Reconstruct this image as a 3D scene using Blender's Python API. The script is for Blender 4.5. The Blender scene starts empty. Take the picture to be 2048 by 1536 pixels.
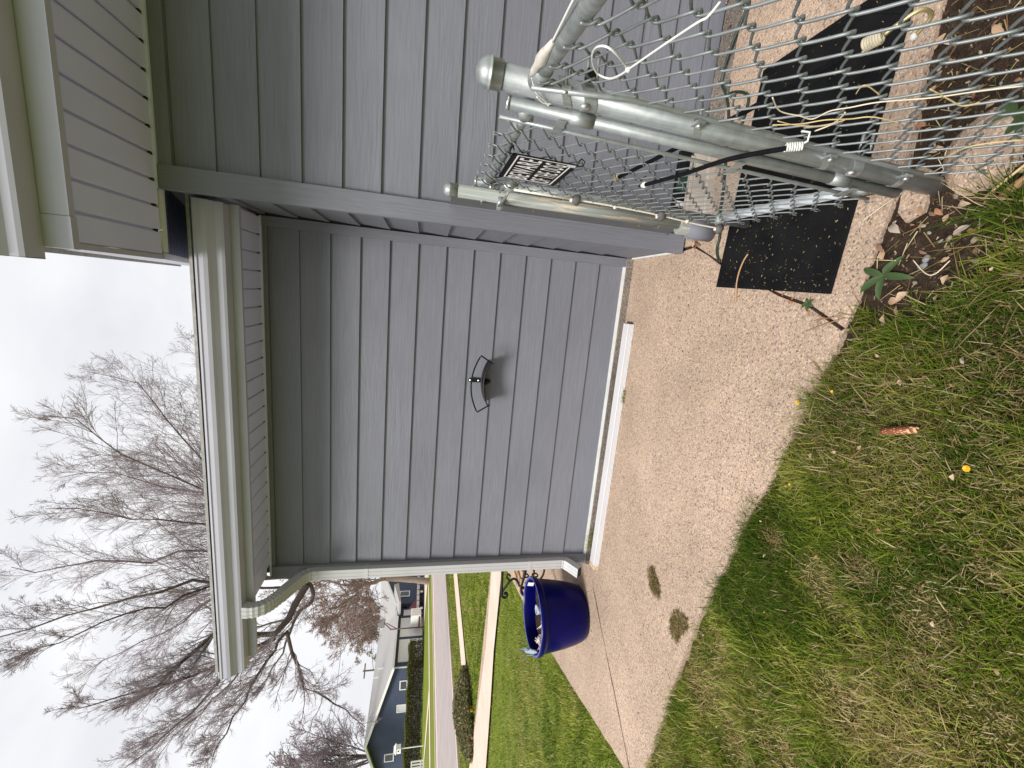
import bpy, bmesh, math, random
import numpy as np
from mathutils import Vector, Matrix

random.seed(11)
rng = np.random.default_rng(11)
S = bpy.context.scene
C = S.collection
PI = math.pi

# ------------------------------------------------------------------ camera
F, PIT, ROL, YAW = 834.614668, 0.212241, 0.047113, -0.207324
HC = 1.43                                      # camera height above the slab
_c, _s = math.cos(YAW), math.sin(YAW)
_cp, _sp = math.cos(PIT), math.sin(PIT)
_cr, _sr = math.cos(ROL), math.sin(ROL)
EX = np.array([_c, -_s, 0.]); FW = np.array([_s*_cp, _c*_cp, -_sp]); UP = np.array([_s*_sp, _c*_sp, _cp])
CU = _cr*EX + _sr*UP; CV = _sr*EX - _cr*UP     # the phone was held on its side: up in the world is left in the picture

cam_data = bpy.data.cameras.new('camera')
cam = bpy.data.objects.new('camera', cam_data); C.objects.link(cam)
m = Matrix.Identity(4)
for i in range(3):
    m[i][0] = CV[i]; m[i][1] = CU[i]; m[i][2] = -FW[i]
m[0][3], m[1][3], m[2][3] = 0, 0, HC
cam.matrix_world = m
cam_data.sensor_fit = 'HORIZONTAL'; cam_data.sensor_width = 36.0
cam_data.lens = F/2048*36
cam_data.clip_start = 0.02; cam_data.clip_end = 2000
S.camera = cam

def ray(x, y):
    return FW + CU*((768-y)/F) + CV*((x-1024)/F)
def atY(x, y, Y): r = ray(x, y); p = r*(Y/r[1]); p[2] += HC; return p
def atX(x, y, X): r = ray(x, y); p = r*(X/r[0]); p[2] += HC; return p
def atZ(x, y, z=0.): r = ray(x, y); p = r*((z-HC)/r[2]); p[2] += HC; return p
def atD(x, y, D): r = ray(x, y); p = r*(D/math.hypot(r[0], r[1])); p[2] += HC; return p

# ------------------------------------------------------------------ sky, sun, exposure
world = bpy.data.worlds.new('World'); S.world = world; world.use_nodes = True
wn, wl = world.node_tree.nodes, world.node_tree.links
wn.clear()
sun_dir = Vector((-0.30, -0.62, 0.80)).normalized()          # towards the sun
SUN_EL = math.asin(sun_dir.z); SUN_AZ = math.atan2(sun_dir.x, sun_dir.y)
wo = wn.new('ShaderNodeOutputWorld'); bg = wn.new('ShaderNodeBackground')
sky = wn.new('ShaderNodeTexSky'); sky.sky_type = 'NISHITA'; sky.sun_disc = False
sky.sun_elevation = SUN_EL; sky.sun_rotation = SUN_AZ; sky.air_density = 1.0; sky.dust_density = 3.0
tc = wn.new('ShaderNodeTexCoord')
mp = wn.new('ShaderNodeMapping'); mp.inputs['Scale'].default_value = (1.0, 1.0, 2.6)
nz = wn.new('ShaderNodeTexNoise'); nz.inputs['Scale'].default_value = 1.7; nz.inputs['Detail'].default_value = 6; nz.inputs['Roughness'].default_value = 0.5
rp = wn.new('ShaderNodeValToRGB')
rp.color_ramp.elements[0].position = 0.34; rp.color_ramp.elements[0].color = (0.66, 0.67, 0.715, 1)
rp.color_ramp.elements[1].position = 0.66; rp.color_ramp.elements[1].color = (0.90, 0.90, 0.91, 1)
ml = wn.new('ShaderNodeVectorMath'); ml.operation = 'SCALE'; ml.inputs['Scale'].default_value = 9.1
mx = wn.new('ShaderNodeMixRGB'); mx.inputs['Fac'].default_value = 0.96
wl.new(tc.outputs['Generated'], mp.inputs['Vector']); wl.new(mp.outputs['Vector'], nz.inputs['Vector'])
wl.new(nz.outputs['Fac'], rp.inputs['Fac']); wl.new(rp.outputs['Color'], ml.inputs[0])
wl.new(sky.outputs['Color'], mx.inputs['Color1']); wl.new(ml.outputs['Vector'], mx.inputs['Color2'])
wl.new(mx.outputs['Color'], bg.inputs['Color']); bg.inputs['Strength'].default_value = 0.1
wl.new(bg.outputs['Background'], wo.inputs['Surface'])

sd = bpy.data.lights.new('sun', 'SUN'); sd.energy = 3.1; sd.angle = math.radians(17); sd.color = (1.0, 0.965, 0.92)
sun = bpy.data.objects.new('sun', sd); C.objects.link(sun)
sun.rotation_euler = sun_dir.to_track_quat('Z', 'Y').to_euler(); sun.location = (0, -5, 12)

S.view_settings.view_transform = 'Standard'; S.view_settings.look = 'None'
S.view_settings.gamma = 1.0; S.view_settings.use_curve_mapping = False
S.view_settings.exposure = 0.42
S.render.engine = 'CYCLES'
try:
    S.cycles.max_bounces = 6; S.cycles.diffuse_bounces = 4; S.cycles.use_denoising = True
except Exception:
    pass

# ------------------------------------------------------------------ materials
class NT:
    def __init__(self, name):
        self.m = bpy.data.materials.new(name); self.m.use_nodes = True
        self.n = self.m.node_tree.nodes; self.l = self.m.node_tree.links
        self.b = self.n['Principled BSDF']
    def link(self, a, b): self.l.new(a, b)
    def coord(self, kind='Object', rand=True, scale=(1, 1, 1)):
        t = self.n.new('ShaderNodeTexCoord'); v = t.outputs[kind]
        if rand:
            oi = self.n.new('ShaderNodeObjectInfo'); sc = self.n.new('ShaderNodeVectorMath'); sc.operation = 'SCALE'
            sc.inputs[0].default_value = (37, 11, 23); self.link(oi.outputs['Random'], sc.inputs['Scale'])
            ad = self.n.new('ShaderNodeVectorMath'); ad.operation = 'ADD'
            self.link(v, ad.inputs[0]); self.link(sc.outputs[0], ad.inputs[1]); v = ad.outputs[0]
        return self.scale(v, scale)
    def scale(self, v, s):
        p = self.n.new('ShaderNodeMapping'); p.inputs['Scale'].default_value = s
        self.link(v, p.inputs['Vector']); return p.outputs['Vector']
    def noise(self, v, scale=5, detail=4, rough=0.55, dist=0):
        t = self.n.new('ShaderNodeTexNoise'); t.inputs['Scale'].default_value = scale; t.inputs['Detail'].default_value = detail
        t.inputs['Roughness'].default_value = rough; t.inputs['Distortion'].default_value = dist
        self.link(v, t.inputs['Vector']); return t.outputs['Fac']
    def voro(self, v, scale, out='Color'):
        t = self.n.new('ShaderNodeTexVoronoi'); t.inputs['Scale'].default_value = scale
        self.link(v, t.inputs['Vector']); return t.outputs[out]
    def ramp(self, f, stops, interp='LINEAR'):
        r = self.n.new('ShaderNodeValToRGB'); r.color_ramp.interpolation = interp
        e = r.color_ramp.elements
        while len(e) < len(stops): e.new(0.5)
        for i, (p, c) in enumerate(stops):
            e[i].position = p; e[i].color = (c[0], c[1], c[2], 1) if hasattr(c, '__len__') else (c, c, c, 1)
        self.link(f, r.inputs['Fac']); return r.outputs['Color']
    def mix(self, f, a, b, mode='MIX'):
        x = self.n.new('ShaderNodeMixRGB'); x.blend_type = mode
        for k, v in (('Fac', f), ('Color1', a), ('Color2', b)):
            if isinstance(v, (int, float)): x.inputs[k].default_value = v if k == 'Fac' else (v, v, v, 1)
            elif isinstance(v, tuple): x.inputs[k].default_value = (*v, 1)
            else: self.link(v, x.inputs[k])
        return x.outputs['Color']
    def math(self, op, a, b=0.0):
        x = self.n.new('ShaderNodeMath'); x.operation = op
        for i, v in enumerate((a, b)):
            if isinstance(v, (int, float)): x.inputs[i].default_value = v
            else: self.link(v, x.inputs[i])
        return x.outputs[0]
    def sep(self, v):
        x = self.n.new('ShaderNodeSeparateXYZ'); self.link(v, x.inputs[0]); return x.outputs
    def bump(self, h, strength=0.3, dist=0.005, prev=None):
        b = self.n.new('ShaderNodeBump'); b.inputs['Strength'].default_value = strength; b.inputs['Distance'].default_value = dist
        self.link(h, b.inputs['Height'])
        if prev is not None: self.link(prev, b.inputs['Normal'])
        self.link(b.outputs['Normal'], self.b.inputs['Normal']); return b.outputs['Normal']
    def col(self, c):
        if isinstance(c, tuple): self.b.inputs['Base Color'].default_value = (*c, 1)
        else: self.link(c, self.b.inputs['Base Color'])
    def set(self, rough=0.6, metal=0.0, spec=None, coat=None):
        self.b.inputs['Roughness'].default_value = rough; self.b.inputs['Metallic'].default_value = metal
        if spec is not None: self.b.inputs['Specular IOR Level'].default_value = spec
        if coat is not None: self.b.inputs['Coat Weight'].default_value = coat; self.b.inputs['Coat Roughness'].default_value = 0.08
        return self.m

def simple(name, c, rough=0.6, metal=0.0, var=0.12, nscale=8, bump=0.0, spec=None, rand=True):
    t = NT(name); v = t.coord('Object', rand)
    n = t.noise(v, nscale, 5)
    lo = tuple(x*(1-var) for x in c); hi = tuple(min(1, x*(1+var)) for x in c)
    t.col(t.ramp(n, [(0.3, lo), (0.7, hi)]))
    if bump: t.bump(t.noise(v, nscale*12, 4), bump, 0.003)
    return t.set(rough, metal, spec)

def siding_mat(name, c, upright=False):
    t = NT(name); v = t.coord('Object', True)
    if upright:
        q = t.sep(v); cb = t.n.new('ShaderNodeCombineXYZ')
        t.link(q[2], cb.inputs[0]); t.link(q[1], cb.inputs[1]); t.link(t.math('ADD', q[0], t.math('MULTIPLY', q[1], 0.7)), cb.inputs[2]); v = cb.outputs[0]
    st = t.noise(t.scale(v, (5, 1, 120)), 1.0, 6, 0.6)
    warp = t.noise(t.scale(v, (1.6, 1, 9)), 1.0, 2, 0.5)
    z = t.sep(v)[2]
    ph = t.math('ADD', t.math('MULTIPLY', z, 150), t.math('MULTIPLY', warp, 62))
    band = t.math('MULTIPLY', t.math('ADD', t.math('SINE', ph), 1), 0.5)
    mask = t.ramp(t.noise(t.scale(v, (1.1, 1, 5)), 1.0, 2), [(0.46, 0), (0.62, 1)])
    h = t.math('ADD', t.math('MULTIPLY', st, 0.9), t.math('MULTIPLY', t.math('MULTIPLY', band, mask), 0.6))
    tick = t.noise(t.scale(v, (170, 1, 60)), 1.0, 3)
    h = t.math('ADD', h, t.math('MULTIPLY', tick, 0.35))
    lo = tuple(x*0.86 for x in c); hi = tuple(x*1.1 for x in c)
    base = t.ramp(st, [(0.25, lo), (0.75, hi)])
    big = t.ramp(t.noise(v, 1.3, 3), [(0.3, 0.92), (0.7, 1.06)])
    t.col(t.mix(1.0, base, big, 'MULTIPLY'))
    t.bump(h, 0.38, 0.0025)
    return t.set(0.66, 0, 0.25)

M = {}
M['siding'] = siding_mat('siding_paint', (0.171, 0.176, 0.202))
M['siding_v'] = siding_mat('siding_paint_upright', (0.171, 0.176, 0.202), True)
M['sheath'] = simple('sheathing', (0.10, 0.10, 0.11), 0.8)
M['white'] = simple('white_trim', (0.60, 0.595, 0.60), 0.42, var=0.05, nscale=3)
M['down'] = simple('downspout_white', (0.44, 0.44, 0.445), 0.4, var=0.06, nscale=4)
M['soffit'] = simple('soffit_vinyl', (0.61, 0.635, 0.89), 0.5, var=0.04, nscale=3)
M['eave'] = simple('grey_white_aluminium', (0.44, 0.44, 0.515), 0.42, var=0.05, nscale=3)
M['flash'] = simple('white_flashing', (0.66, 0.66, 0.64), 0.45, var=0.08, nscale=14)
M['dark'] = simple('dark_gap', (0.02, 0.02, 0.022), 0.9)
M['shaded_soffit'] = simple('soffit_painted_shade', (0.075, 0.095, 0.165), 0.5, var=0.08, nscale=3)  # rake soffit: deep bluish shade under the overhang put into the colour
M['shingle'] = simple('grey_shingles', (0.33, 0.32, 0.31), 0.9, var=0.22, nscale=30, bump=0.3)

def galv():
    t = NT('galvanised_steel'); v = t.coord('Object', True)
    a = t.noise(t.scale(v, (55, 55, 1.6)), 1.0, 6, 0.62)
    b = t.noise(v, 38, 3)
    c = t.ramp(a, [(0.28, (0.16, 0.19, 0.18)), (0.5, (0.32, 0.36, 0.35)), (0.74, (0.50, 0.52, 0.51))])
    t.col(t.mix(0.35, c, t.ramp(b, [(0.3, 0.24), (0.7, 0.50)])))
    t.bump(b, 0.12, 0.002)
    return t.set(0.48, 0.62)
M['galv'] = galv()
M['wire'] = simple('galvanised_wire', (0.215, 0.235, 0.235), 0.45, 0.45, var=0.2, nscale=20)
M['sky_lit_galv'] = simple('sky_lit_galvanised', (0.56, 0.60, 0.63), 0.5, 0.2, var=0.2, nscale=14)  # gate's bottom rail: brightness from the sky above painted into the steel colour
M['steel'] = simple('bright_steel', (0.62, 0.62, 0.62), 0.3, 0.9, var=0.1, nscale=20)
M['black_metal'] = simple('black_metal', (0.008, 0.008, 0.009), 0.5, var=0.2, spec=0.2)
M['black_cord'] = simple('black_cord', (0.007, 0.007, 0.009), 0.85, var=0.3, nscale=60, bump=0.3, spec=0.1)
M['white_plastic'] = simple('white_plastic', (0.75, 0.74, 0.70), 0.4, var=0.08, nscale=30)
M['rope'] = simple('white_rope', (0.72, 0.68, 0.58), 0.8, var=0.12, nscale=90, bump=0.5)
M['rubber_cup'] = simple('grey_rubber', (0.10, 0.095, 0.095), 0.7, var=0.25, nscale=40)
M['brass'] = simple('brass_coil', (0.62, 0.50, 0.26), 0.35, 0.6, var=0.2, nscale=40)
M['hose'] = simple('green_hose', (0.012, 0.03, 0.018), 0.5, var=0.2)
M['copper'] = simple('bronze_screw', (0.45, 0.24, 0.08), 0.35, 0.8, var=0.2)

def concrete(name, stops, sc=170, stain=0.25, bump=0.5):
    t = NT(name); v = t.coord('Object', False)
    wv = t.n.new('ShaderNodeVectorMath'); wv.operation = 'ADD'
    nn = t.n.new('ShaderNodeTexNoise'); nn.inputs['Scale'].default_value = 220; t.link(v, nn.inputs['Vector'])
    sc2 = t.n.new('ShaderNodeVectorMath'); sc2.operation = 'SCALE'; sc2.inputs['Scale'].default_value = 0.004
    t.link(nn.outputs['Color'], sc2.inputs[0]); t.link(v, wv.inputs[0]); t.link(sc2.outputs[0], wv.inputs[1])
    vv = wv.outputs[0]
    cell = t.sep(t.voro(vv, sc, 'Color'))[0]
    dist = t.voro(vv, sc, 'Distance')
    base = t.ramp(cell, stops, 'CONSTANT')
    cell2 = t.sep(t.voro(vv, sc*0.7, 'Color'))
    base = t.mix(t.ramp(cell2[1], [(0.93, 0.0), (0.94, 0.75)], 'CONSTANT'), base, t.ramp(cell2[2], [(0.0, (0.16, 0.13, 0.125)), (0.35, (0.30, 0.27, 0.27)), (0.7, (0.52, 0.42, 0.34))], 'CONSTANT'))
    mortar = t.ramp(dist, [(0.25, 0.0), (0.55, 1.0)])
    base = t.mix(t.math('MULTIPLY', t.sep(mortar)[0], 0.35), base, (stops[2][1][0]*0.8, stops[2][1][1]*0.8, stops[2][1][2]*0.8))
    big = t.ramp(t.noise(v, 1.6, 5, 0.6), [(0.3, 1-stain), (0.68, 1.08)])
    base = t.mix(1.0, base, big, 'MULTIPLY')
    t.col(base)
    hh = t.math('ADD', t.math('MULTIPLY', dist, -0.8), t.math('MULTIPLY', t.noise(v, 300, 3), 0.6))
    t.bump(hh, bump, 0.004)
    return t.set(0.88, 0, 0.25)
TAN = [(0.0, (0.17, 0.125, 0.105)), (0.06, (0.37, 0.265, 0.20)), (0.26, (0.475, 0.345, 0.25)), (0.62, (0.565, 0.425, 0.31)), (0.86, (0.66, 0.53, 0.41)), (0.96, (0.40, 0.33, 0.32))]
M['slab'] = concrete('exposed_aggregate', TAN)
GREYC = [(0.0, (0.09, 0.075, 0.065)), (0.16, (0.20, 0.165, 0.14)), (0.45, (0.30, 0.26, 0.22)), (0.75, (0.38, 0.33, 0.28)), (0.93, (0.12, 0.10, 0.09))]
M['curb'] = concrete('stained_foundation', GREYC, 190, 0.45, 0.7)
M['walk'] = simple('pale_concrete_walk', (0.62, 0.48, 0.39), 0.9, var=0.1, nscale=2.0, bump=0.2)
M['road'] = simple('worn_asphalt', (0.33, 0.285, 0.275), 0.92, var=0.12, nscale=1.2, bump=0.2)
M['roadedge'] = simple('gutter_pan', (0.52, 0.42, 0.35), 0.9, var=0.1, nscale=1.0)
M['block'] = simple('splash_block', (0.48, 0.41, 0.34), 0.85, var=0.14, nscale=9, bump=0.2)

def grass_ground(name, near=True):
    t = NT(name); v = t.coord('Object', False)
    a = t.noise(v, 0.45, 5, 0.6); b = t.noise(v, 26, 5, 0.7); c = t.noise(v, 3.0, 4, 0.6)
    g = t.ramp(b, [(0.28, (0.080, 0.120, 0.012)), (0.5, (0.155, 0.210, 0.020)), (0.75, (0.25, 0.29, 0.045))])
    y = t.ramp(b, [(0.3, (0.12, 0.14, 0.03)), (0.7, (0.26, 0.26, 0.085))])
    x = t.mix(t.ramp(a, [(0.42, 0.0), (0.70, 0.8)]), g, y)
    x = t.mix(t.ramp(c, [(0.60, 0.0), (0.76, 0.35)]), x, (0.30, 0.25, 0.12))
    t.col(x); t.bump(b, 0.9, 0.05)
    return t.set(0.95, 0, 0.1)
M['lawn'] = grass_ground('lawn_grass')

def soil_mat():
    t = NT('damp_soil'); v = t.coord('Object', False)
    a = t.noise(v, 30, 6, 0.7); b = t.noise(v, 160, 4, 0.6)
    x = t.ramp(a, [(0.3, (0.026, 0.017, 0.012)), (0.6, (0.066, 0.044, 0.030)), (0.8, (0.11, 0.08, 0.056))])
    x = t.mix(t.ramp(b, [(0.62, 0.0), (0.72, 0.6)]), x, (0.14, 0.10, 0.07))
    t.col(x); t.bump(t.math('ADD', a, t.math('MULTIPLY', b, 0.5)), 1.0, 0.02)
    return t.set(0.95, 0, 0.15)
M['soil'] = soil_mat()

def thatch_mat():
    t = NT('lawn_thatch'); v = t.coord('Object', False)
    a = t.noise(v, 60, 6, 0.7); b = t.noise(v, 5, 3)
    x = t.ramp(a, [(0.3, (0.035, 0.040, 0.010)), (0.55, (0.10, 0.105, 0.022)), (0.8, (0.22, 0.19, 0.065))])
    t.col(t.mix(t.ramp(b, [(0.45, 0.0), (0.7, 0.45)]), x, (0.11, 0.085, 0.045))); t.bump(a, 1.0, 0.02)
    return t.set(0.95, 0, 0.1)
M['thatch'] = thatch_mat()

def blade_mat(name, trans=0.25):
    t = NT(name)
    at = t.n.new('ShaderNodeVertexColor'); at.layer_name = 'Col'
    t.col(at.outputs['Color']); t.set(0.75, 0, 0.12)
    tr = t.n.new('ShaderNodeBsdfTranslucent'); t.link(at.outputs['Color'], tr.inputs['Color'])
    mxs = t.n.new('ShaderNodeMixShader'); mxs.inputs[0].default_value = trans
    out = t.n['Material Output']
    t.link(t.b.outputs[0], mxs.inputs[1]); t.link(tr.outputs[0], mxs.inputs[2]); t.link(mxs.outputs[0], out.inputs['Surface'])
    return t.m
M['blade'] = blade_mat('grass_blade')
M['leafcard'] = blade_mat('shrub_leaf', 0.35); M['leafcard'].node_tree.nodes['Principled BSDF'].inputs['Specular IOR Level'].default_value = 0.05
M['bark'] = simple('grey_brown_bark', (0.095, 0.072, 0.066), 0.9, var=0.3, nscale=14, bump=0.5)
M['twig'] = simple('bare_twigs', (0.29, 0.235, 0.26), 0.9, var=0.2, nscale=1.0)
M['bark2'] = simple('tan_bark', (0.30, 0.225, 0.19), 0.9, var=0.25, nscale=6, bump=0.5)
M['twig2'] = simple('reddish_twigs', (0.27, 0.185, 0.165), 0.9, var=0.25, nscale=1.0)

# ------------------------------------------------------------------ mesh builder
class MB:
    def __init__(self): self.v = []; self.f = []
    def add(self, vs, fs):
        o = len(self.v); self.v += [tuple(map(float, p)) for p in vs]; self.f += [tuple(i+o for i in f) for f in fs]; return self
    def box(self, x0, x1, y0, y1, z0, z1):
        vs = [(x, y, z) for x in (x0, x1) for y in (y0, y1) for z in (z0, z1)]
        return self.add(vs, [(0,1,3,2),(4,6,7,5),(0,4,5,1),(2,3,7,6),(0,2,6,4),(1,5,7,3)])
    def obox(self, c, ax, ay, az):
        c, ax, ay, az = map(np.asarray, (c, ax, ay, az))
        vs = [c+i*ax+j*ay+k*az for i in (-1,1) for j in (-1,1) for k in (-1,1)]
        return self.add(vs, [(0,1,3,2),(4,6,7,5),(0,4,5,1),(2,3,7,6),(0,2,6,4),(1,5,7,3)])
    def prism(self, poly, axis, a, b):
        """poly: 2-D points; axis 'x' -> (y,z), 'y' -> (x,z), 'z' -> (x,y)"""
        n = len(poly)
        def P(p, t):
            return {'x': (t, p[0], p[1]), 'y': (p[0], t, p[1]), 'z': (p[0], p[1], t)}[axis]
        vs = [P(p, a) for p in poly] + [P(p, b) for p in poly]
        fs = [(i, (i+1) % n, n+(i+1) % n, n+i) for i in range(n)] + [tuple(range(n))[::-1], tuple(range(n, 2*n))]
        return self.add(vs, fs)
    def tube(self, path, r, n=8, caps=True, closed=False):
        path = [np.asarray(p, float) for p in path]; k = len(path)
        rs = [r]*k if isinstance(r, (int, float)) else list(r)
        vs = []; fs = []; prev = None
        for i, p in enumerate(path):
            if closed: t = path[(i+1) % k]-path[(i-1) % k]
            else: t = path[min(i+1, k-1)]-path[max(i-1, 0)]
            t = t/(np.linalg.norm(t)+1e-12)
            if prev is None:
                a = np.array([0, 0, 1.]) if abs(t[2]) < 0.9 else np.array([1., 0, 0])
                u = np.cross(t, a)
            else: u = prev-t*np.dot(prev, t)
            u /= np.linalg.norm(u)+1e-12; prev = u; w = np.cross(t, u)
            for j in range(n):
                an = 2*PI*j/n; vs.append(p+rs[i]*(math.cos(an)*u+math.sin(an)*w))
        m_ = k if closed else k-1
        for i in range(m_):
            for j in range(n):
                a, b = i*n+j, i*n+(j+1) % n; c, d = ((i+1) % k)*n+(j+1) % n, ((i+1) % k)*n+j
                fs.append((a, b, c, d))
        if caps and not closed: fs += [tuple(range(n))[::-1], tuple(range((k-1)*n, k*n))]
        return self.add(vs, fs)
    def lathe(self, prof, n=32, c=(0, 0, 0)):
        vs = []; fs = []; k = len(prof)
        for r, z in prof:
            for j in range(n):
                a = 2*PI*j/n; vs.append((c[0]+r*math.cos(a), c[1]+r*math.sin(a), c[2]+z))
        for i in range(k-1):
            for j in range(n):
                fs.append((i*n+j, i*n+(j+1) % n, (i+1)*n+(j+1) % n, (i+1)*n+j))
        return self.add(vs, fs)
    def ball(self, c, r, n=10, sq=(1, 1, 1), jit=0):
        vs = []; fs = []; m_ = max(4, n//2+1)
        for i in range(m_+1):
            th = PI*i/m_
            for j in range(n):
                a = 2*PI*j/n; k = r*(1+jit*(random.random()-.5))
                vs.append((c[0]+k*sq[0]*math.sin(th)*math.cos(a), c[1]+k*sq[1]*math.sin(th)*math.sin(a), c[2]+k*sq[2]*math.cos(th)))
        for i in range(m_):
            for j in range(n): fs.append((i*n+j, (i+1)*n+j, (i+1)*n+(j+1) % n, i*n+(j+1) % n))
        return self.add(vs, fs)
    def mesh(self, name, mat=None, smooth=False):
        me = bpy.data.meshes.new(name); me.from_pydata(self.v, [], self.f); me.validate(); me.update()
        if mat is not None: me.materials.append(mat)
        if smooth: me.polygons.foreach_set('use_smooth', [True]*len(me.polygons))
        return me
    def build(self, name, mat, parent=None, smooth=False, bevel=0):
        o = bpy.data.objects.new(name, self.mesh(name, mat, smooth)); C.objects.link(o)
        if parent is not None:
            o.parent = parent; o.matrix_parent_inverse = parent_inv(parent)
        if bevel:
            b = o.modifiers.new('bevel', 'BEVEL'); b.width = bevel; b.segments = 2; b.limit_method = 'ANGLE'; b.angle_limit = math.radians(40)
        return o

def world_of(o):
    mt = Matrix.LocRotScale(o.location, o.rotation_euler, o.scale)
    return world_of(o.parent) @ o.matrix_parent_inverse @ mt if o.parent else mt
def parent_inv(p): return world_of(p).inverted()
def tag(o, label=None, cat=None, group=None, kind=None):
    for k, v in (('label', label), ('category', cat), ('group', group), ('kind', kind)):
        if v: o[k] = v
    return o
def thing(name, loc, label, cat, group=None, kind=None):
    o = bpy.data.objects.new(name, None); C.objects.link(o); o.location = loc; o.empty_display_size = 0.1
    return tag(o, label, cat, group, kind)
def inst(name, me, parent, loc=(0, 0, 0), rot=(0, 0, 0), scl=(1, 1, 1)):
    """an object sharing mesh data, placed in world space under its parent"""
    o = bpy.data.objects.new(name, me); C.objects.link(o); o.location = loc; o.rotation_euler = rot; o.scale = scl
    if parent is not None: o.parent = parent; o.matrix_parent_inverse = parent_inv(parent)
    return o
def np_mesh(name, V, Fc, mat, cols=None, smooth=False):
    """V (n,3); Fc (m,3) or (m,4) int array"""
    me = bpy.data.meshes.new(name); k = Fc.shape[1]
    me.vertices.add(len(V)); me.vertices.foreach_set('co', np.ascontiguousarray(V, dtype=np.float32).ravel())
    me.loops.add(Fc.size); me.loops.foreach_set('vertex_index', np.ascontiguousarray(Fc, dtype=np.int32).ravel())
    me.polygons.add(len(Fc)); me.polygons.foreach_set('loop_start', np.arange(0, Fc.size, k, dtype=np.int32))
    me.polygons.foreach_set('loop_total', np.full(len(Fc), k, dtype=np.int32))
    if smooth: me.polygons.foreach_set('use_smooth', np.ones(len(Fc), dtype=bool))
    me.update(calc_edges=True)
    if cols is not None:
        a = me.color_attributes.new('Col', 'FLOAT_COLOR', 'POINT')
        a.data.foreach_set('color', np.hstack([cols, np.ones((len(cols), 1))]).astype(np.float32).ravel())
    me.materials.append(mat)
    o = bpy.data.objects.new(name, me); C.objects.link(o)
    return o
def adopt(o, parent):
    o.parent = parent; o.matrix_parent_inverse = parent_inv(parent); return o
#==PART2==
# ------------------------------------------------------------------ ground sheets
def poly_obj(name, poly, z0, z1, mat, parent=None, kind=None):
    o = MB().prism(poly, 'z', z0, z1).build(name, mat, parent)
    if kind: o['kind'] = kind
    return o
def sheet(name, x0, x1, y0, y1, z, mat):
    o = MB().add([(x0, y0, z), (x1, y0, z), (x1, y1, z), (x0, y1, z)], [(0, 1, 2, 3)]).build(name, mat); o['kind'] = 'structure'; return o
lawn = sheet('lawn', -600, 600, -600, 600, -0.035, M['lawn'])

NEAR = [(1.4, 1.16), (0.45, 1.150), (0.36, 1.158), (0.0, 1.205), (-0.45, 1.314), (-1.0, 1.46), (-1.48, 1.584), (-2.0, 1.67), (-2.71, 1.764), (-2.92, 1.80)]
FARL = [(-2.984, 1.96), (-3.25, 2.66), (-3.543, 3.466), (-3.85, 4.5), (-4.25, 5.98)]
patio = bpy.data.objects.new('patio', None); C.objects.link(patio); patio['kind'] = 'structure'
def jag(poly, amp=0.006, step=0.09):
    out = []
    for i, a in enumerate(poly):
        b = poly[(i+1) % len(poly)]
        d = math.hypot(b[0]-a[0], b[1]-a[1]); k = max(1, min(40, int(d/step)))
        for j in range(k):
            t = j/k; s = amp if 0 < j else 0
            out.append((a[0]+(b[0]-a[0])*t+random.uniform(-s, s), a[1]+(b[1]-a[1])*t+random.uniform(-s, s)))
    return out
slab_c = [(0.37, 2.26), (0.375, 2.165), (0.272, 1.93), (0.118, 1.515), (0.078, 1.362), (0.002, 1.207)] + [(0.36, 1.158), (0.440, 1.150), (0.440, 2.26)]
slab_d = [(0.450, 2.10), (0.450, 1.150), (1.4, 1.16), (5, 1.16), (5, 2.10)]
slab_b = [(-2.08, 2.862), (-2.235, 2.735), (-2.905, 1.90), (-2.92, 1.80)] + NEAR[3:-1][::-1] + [(-0.010, 1.216), (0.066, 1.366), (0.106, 1.52), (0.26, 1.935), (0.360, 2.165), (0.348, 2.26), (0.348, 2.862)]
slab_a = [(-2.09, 2.862), (-2.245, 2.748), (-2.917, 1.912)] + FARL + [(-10.2, 6.75), (-10.2, 7.2), (-4.9, 6.85), (-2.09, 6.5)]
for pl in (slab_c, slab_d, slab_b, slab_a):
    poly_obj('slab', jag(pl), -0.11, 0.0, M['slab'] if pl is not slab_a else M['slab'], patio)
strip = poly_obj('slab', jag([(0.45, 2.262), (0.45, 2.115), (5, 2.115), (5, 2.262)]), -0.11, -0.012, M['curb'], patio)

# front walk, sidewalk, street and the far side
def ribbon(name, pts, z, mat):
    n = len(pts)//2
    vs = [(p[0], p[1], z) for p in pts]
    o = MB().add(vs, [tuple(range(len(vs)))]).build(name, mat); o['kind'] = 'structure'; return o
walk = ribbon('front_walk', [(-4.25, 5.95), (-6.0, 5.98), (-6.9, 5.85), (-8.2, 5.73), (-10.3, 5.5), (-10.3, 7.25), (-6.6, 6.64), (-5.05, 6.75), (-4.0, 6.8)], 0.006, M['walk'])
sidewalk = ribbon('sidewalk', [(-9.05, -60), (-9.05, 5), (-9.35, 8.8), (-9.15, 12.3), (-9.3, 60), (-10.25, 60), (-9.98, 13.4), (-10.2, 9.0), (-10.3, 5), (-10.3, -60)], -0.008, M['walk'])
road = sheet('street', -21.3, -12.5, -200, 250, -0.022, M['road'])
kerb = bpy.data.objects.new('kerb', None); C.objects.link(kerb); kerb['kind'] = 'structure'
MB().box(-12.55, -12.35, -200, 250, -0.06, 0.02).build('kerb_stone', M['roadedge'], kerb)
MB().box(-21.5, -21.2, -200, 250, -0.06, 0.03).build('kerb_stone', M['roadedge'], kerb)
MB().box(-21.15, -20.2, -200, 250, -0.05, -0.016).build('gutter_pan', M['roadedge'], kerb)
fwalk = sheet('far_sidewalk', -27.0, -25.9, -200, 250, -0.012, M['walk'])
drive = ribbon('driveway', [(-26.2, 36.2), (-26.2, 47.5), (-41.5, 50.5), (-41, 43.2), (-36.5, 40.2)], -0.004, M['walk'])

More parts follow.
